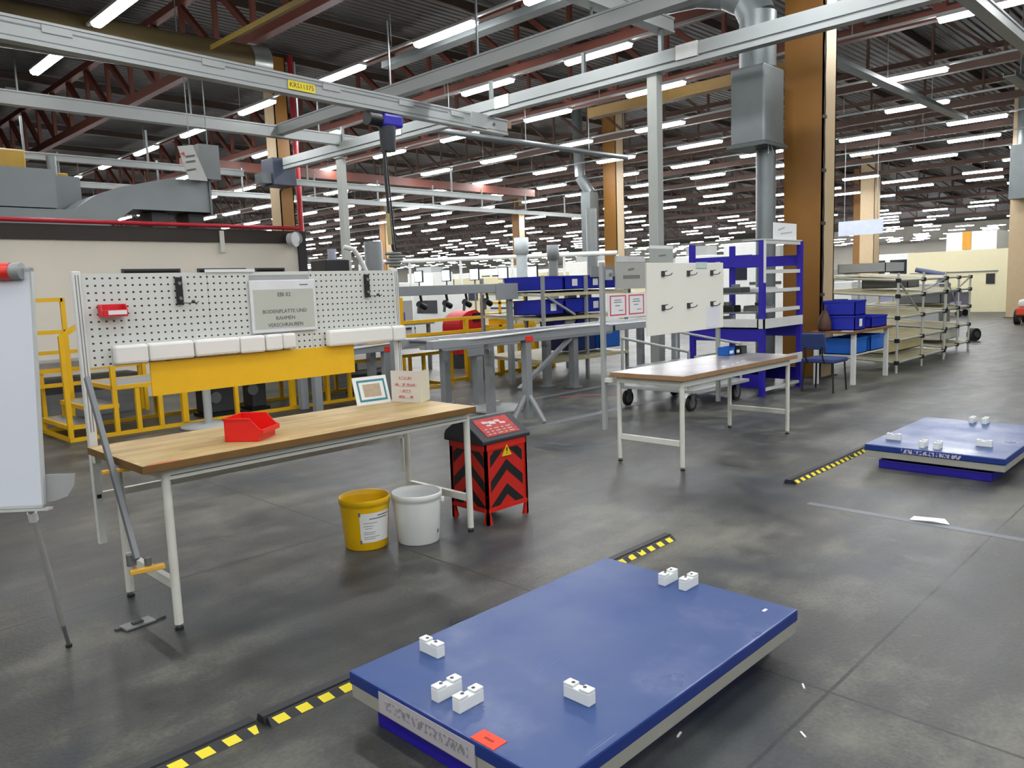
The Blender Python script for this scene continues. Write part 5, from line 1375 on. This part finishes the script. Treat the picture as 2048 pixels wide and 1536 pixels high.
# pallet truck at the right edge
t = thing('pallet_truck', 'red and white vehicle with grey wheel cut by the right photo edge', 'vehicle', (27, 5.0, 0))
MB().box(26.5, 28.2, 4.45, 5.42, .27, .52).build('body', mat('truck_red', (206, 70, 40), .4), t, .05)
MB().box(26.55, 28.0, 4.5, 5.38, .52, .74).build('hood', WHITE, t, .07)
for (x, y) in ((26.85, 5.44), (27.9, 5.44), (26.85, 4.42), (27.9, 4.42)):
    w1 = MB().tube((x, y - .06, .22), (x, y + .06, .22), .22, 22).build('wheel', RUBBER, t)
    for s_ in (-1, 1): MB().tube((x, y + s_ * .055, .22), (x, y + s_ * .072, .22), .14, 18).build('wheel_hub', LGREY, w1)
# cream booth and stations on the right
t = thing('cream_booth', 'large cream walled booth deep in the hall on the right', 'booth', (37, 9.3, 0))
MB().box(35, 39, 5.6, 11.1, .0, 2.45).build('booth_wall', mat('booth_cream', (222, 214, 176), .55, vary=.04), t)
MB().box(34.97, 35.0, 7.9, 8.2, 1.1, 1.5).build('black_opening', BLACK, t)
MB().box(34.96, 34.99, 7.8, 11.0, 1.58, 1.62).build('seam', MGREY, t)
MB().box(35.5, 38.5, 8.0, 9.8, 2.45, 3.2).build('upper_unit', PAPER, t)
MB().box(35.45, 35.5, 8.9, 9.2, 2.5, 3.2).build('orange_stripe', mat('stripe_orange', (210, 150, 40), .5), t)
for i, (x, y, w_, d_, lab) in enumerate(((31, 8.0, 1.2, 1.0, 'lilac grey cart in front of the cream booth, right one'), (31, 10.2, 1.8, 1.3, 'lilac grey cart in front of the cream booth, left one'))):
    t = thing('metal_cart', lab, 'cart', (x, y, 0), 'lilac grey carts')
    MB().box(x, x + d_, y, y + w_, .25, .85).build('cart_body', mat('lilac_grey', (140, 140, 166), .5), t, .03)
    MB().box(x - .03, x + d_ + .03, y - .03, y + w_ + .03, .85, .9).build('cart_top', LGREY, t)
    for (a, b_) in ((x + .1, y + .1), (x + d_ - .1, y + .1), (x + .1, y + w_ - .1), (x + d_ - .1, y + w_ - .1)):
        MB().tube((a - .03, b_, .12), (a + .03, b_, .12), .12, 14).build('wheel', RUBBER, t)
        MB().box(a - .02, a + .02, b_ - .02, b_ + .02, .12, .25).build('wheel_fork', STEEL, t)
t = thing('robot_arm', 'dark blue grey robot arm in front of the cream booth', 'robot arm', (33.2, 9.6, 0))
RA = mat('arm_blue_grey', (70, 78, 112), .4)
MB().lathe((33.2, 9.6, 0), [(0, 0), (.3, 0), (.3, .1), (.2, .2), (.18, .7), (0, .7)], 18).build('base', RA, t)
MB().tube((33.2, 9.6, .7), (33.2, 9.2, 1.5), .15, 14, .12).build('lower_arm', RA, t); MB().tube((33.2, 9.2, 1.5), (33.1, 10.2, 1.75), .12, 14, .09).build('upper_arm', RA, t)

# ================================================================== white machines in the far middle
MW = mat('machine_white', (226, 228, 224), .45, vary=.04); MC = mat('machine_cream', (222, 214, 178), .5, vary=.04)
SCR = mat('dark_screen', (36, 40, 52), .2)
def machine(x, y, w_, d_, h, m_, label, kind):
    t = thing('machine_cabinet', label, 'machine', (x, y, 0), 'machines deep in the hall')
    MB().box(x, x + d_, y, y + w_, .08, h).build('cabinet_body', m_, t, .03)
    MB().box(x + .05, x + d_ - .05, y + .05, y + w_ - .05, 0, .08).build('plinth', DGREY, t)
    if kind == 0:
        MB().box(x - .02, x, y + w_ * .2, y + w_ * .8, h * .55, h * .85).build('screen', SCR, t)
    elif kind == 1:
        for q in (.12, .55): MB().box(x - .02, x, y + w_ * q, y + w_ * (q + .33), h * .3, h * .88).build('window_pane', SCR, t)
    elif kind == 2:
        MB().box(x + d_ * .2, x + d_ * .8, y + w_ * .2, y + w_ * .8, h, h + .35).build('top_unit', LGREY, t)
        MB().box(x - .02, x, y + w_ * .3, y + w_ * .7, h * .2, h * .5).build('hatch', MGREY, t)
        MB().box(x - .015, x, y + .1, y + w_ - .1, h * .62, h * .66).build('dark_band', DGREY, t)
    return t
spots = [ # x, y, width, depth, height, material, kind, words
 (17.5, 20.5, 1.6, 1.2, 1.5, MW, 0, 'white'), (19.0, 18.3, 1.5, 1.2, 1.45, MW, 2, 'white'), (20.5, 16.2, 1.5, 1.2, 1.5, MW, 1, 'white'),
 (15.0, 22.0, 1.6, 1.2, 1.4, MW, 2, 'white'), (22.0, 23.2, 1.8, 1.4, 2.1, MC, 0, 'cream'), (23.0, 20.6, 1.6, 1.4, 2.2, MC, 1, 'cream'),
 (24.5, 24.5, 1.6, 1.3, 2.5, MW, 1, 'white'), (20.0, 26.5, 1.6, 1.3, 2.0, MW, 0, 'white'), (17.0, 27.5, 1.6, 1.4, 2.1, MW, 1, 'white'),
 (26.0, 20.0, 2.2, 1.2, 2.6, MW, 2, 'white'), (25.5, 14.8, 1.5, 1.2, 2.55, MW, 2, 'white'), (25.5, 12.9, 1.4, 1.2, 2.9, MW, 0, 'white'), (24.0, 11.3, 1.3, 1.2, 2.3, MW, 2, 'white'),
 (28.0, 27.5, 1.7, 1.4, 2.4, MC, 2, 'cream'), (30.0, 24.0, 1.8, 1.4, 2.4, MW, 1, 'white'), (33.0, 29.0, 1.9, 1.4, 2.6, MW, 0, 'white'), (35.0, 25.0, 1.9, 1.4, 2.6, MC, 1, 'cream'),
 (12.5, 26.0, 1.5, 1.4, 2.2, MW, 0, 'white'), (40.0, 33.0, 2.4, 1.6, 2.8, MW, 1, 'white'), (43.0, 26.0, 2.4, 1.6, 2.8, MW, 2, 'white'), (40.0, 20.0, 2.4, 1.6, 2.7, MW, 0, 'white'),
 (28.5, 12.6, 1.6, 1.3, 1.9, MW, 2, 'white'), (22.5, 8.6, 1.5, 1.2, 1.45, MW, 2, 'white'), (24.5, 6.9, 1.3, 1.1, 1.3, LGREY, 0, 'grey'), (27.0, 9.8, 1.5, 1.2, 1.5, MW, 1, 'white'),
 (45, 14, 2.6, 1.6, 2.7, MW, 1, 'white'), (48, 9, 2.6, 1.6, 2.7, MW, 2, 'white'), (30, 36, 2.4, 1.6, 2.7, MW, 2, 'white'), (24, 34, 2.4, 1.6, 2.7, MC, 0, 'cream'), (18, 36, 2.4, 1.6, 2.7, MW, 1, 'white'),
 (55, 40, 4, 2, 3.0, MW, 1, 'white'), (60, 30, 4, 2, 3.0, MC, 2, 'cream'), (62, 18, 4, 2, 3.0, MW, 0, 'white'), (45, 48, 4, 2, 3.0, MW, 0, 'white'), (32, 52, 4, 2, 3.0, MW, 1, 'white')]
spots.sort(key=lambda s: math.atan2(s[1] + s[2] / 2, s[0]))
N_ = len(spots)
for i, (x, y, w_, d_, h, m_, k, c) in enumerate(spots):
    near = 'near' if math.hypot(x, y) < 28 else ('middle' if math.hypot(x, y) < 38 else 'far')
    lab = '%s machine cabinet with %s deep in the hall, number %d of %d from the right' % (c, ('a dark screen', 'two dark windows', 'a box on top')[k], i + 1, N_)
    lab = '%s machine with %s, %s one from right among far hall machines' % (c, ('dark screen', 'two dark windows', 'box on top')[k], (ORD[i] if i < 20 else ('twenty ' + ORD[i - 20] if i < 29 else ('thirtieth' if i == 29 else 'thirty ' + ORD[i - 30]))))
    machine(x, y, w_, d_, h, m_, lab, k)
# monitor row (bright screens) and slim pillars
g = 'lit screens above the white machines'
LS = bpy.data.materials.new('lit_screen'); LS.use_nodes = True
b_ = LS.node_tree.nodes['Principled BSDF']; b_.inputs['Emission Color'].default_value = (.9, .95, 1, 1); b_.inputs['Emission Strength'].default_value = 1.3
for i in range(6):
    y = 24.6 - i * 1.0; x = 18.6 + i * .55
    t = thing('wall_screen', '%s lit white screen from left in the row above the white machines' % ORD[i], 'screen', (x, y, 1.9), g)
    MB().box(x, x + .06, y, y + .5, 1.95, 2.4).build('screen_case', SCR, t); MB().box(x - .006, x, y + .03, y + .47, 1.98, 2.37).build('screen_face', LS, t)
    MB().box(x + .02, x + .05, y + .22, y + .28, 0, 1.95).build('screen_pole', MGREY, t)
for i, (x, y, r, zt_, lab, m_) in enumerate(((17.2, 16.4, .17, 2.6, 'pale round pillar with cap in the middle of the hall', mat('pillar_pale', (196, 206, 208), .5)),
                                            (23.0, 18.3, .2, 4.4, 'grey round pillar left of the far orange column', MGREY), (20.0, 17.6, .16, 2.5, 'short grey pillar left of the far air duct', MGREY),
                                            (15.5, 21.6, .3, 3.3, 'thick grey pillar behind the cable coil of the hoist', MGREY), (18.8, 26.0, .22, 3.2, 'blue grey pillar right of the thick grey pillar', mat('pillar_bluegrey', (140, 148, 164), .5)), (13.5, 21.0, .13, 3.0, 'slim blue grey pillar behind the near crane post', mat('pillar_bluegrey', (140, 148, 164), .5)))):
    t = thing('pillar', lab, 'pillar', (x, y, 0), 'pillars deep in the hall')
    MB().tube((x, y, .02), (x, y, zt_), r, 20).build('shaft', m_, t)
    MB().lathe((x, y, 0), [(0, 0), (r + .12, 0), (r + .12, .02), (0, .02)], 18).build('foot_plate', DGREY, t)
    if zt_ < 2.8: MB().lathe((x, y, zt_), [(0, 0), (r + .05, 0), (r + .05, .5), (0, .5)], 20).build('cap', m_, t); 
t = thing('pipe_bridge', 'white pipe bridge running over the far white machines', 'pipe bridge', (24, 22, 2.7))
MB().tube((17.2, 24.9, 2.75), (23.2, 17.3, 2.75), .08, 12).build('pipe_run', MW, t)
for k in range(6):
    q = k / 5; x = 17.2 + 6.0 * q; y = 24.9 - 7.6 * q; MB().tube((x, y, 0), (x, y, 2.7), .05, 8).build('support', MW, t)
t = thing('hanging_board', 'pale hanging board beside the beige column deep along the aisle', 'board', (28, 10, 3.2))
MB().box(28.0, 28.05, 9.7, 11.2, 3.0, 3.5).build('board_sheet', mat('board_pale_blue', (196, 204, 220), .5), t)
for y in (9.9, 11.0): MB().tube((28.02, y, 3.5), (28.02, y, 6.4), .012, 6).build('hanger_rod', STEEL, t)
# grey console behind the panel right end
t = thing('grey_console', 'grey console with white curved tube behind the cabin corner', 'console', (10.2, 14.6, 0))
MB().box(9.2, 10.4, 13.6, 14.3, 0, 1.95).build('console_body', mat('console_grey', (150, 152, 150), .5), t, .03)
MB().box(8.6, 9.15, 13.6, 14.2, 0, 2.3).build('dark_cabinet', mat('near_black', (34, 34, 38), .5), t, .02)
MB().path([(9.0, 13.55, 2.55), (9.2, 13.5, 2.5), (9.35, 13.5, 2.3), (9.5, 13.5, 2.0)], .05, 10).build('white_tube', WHITE, t)
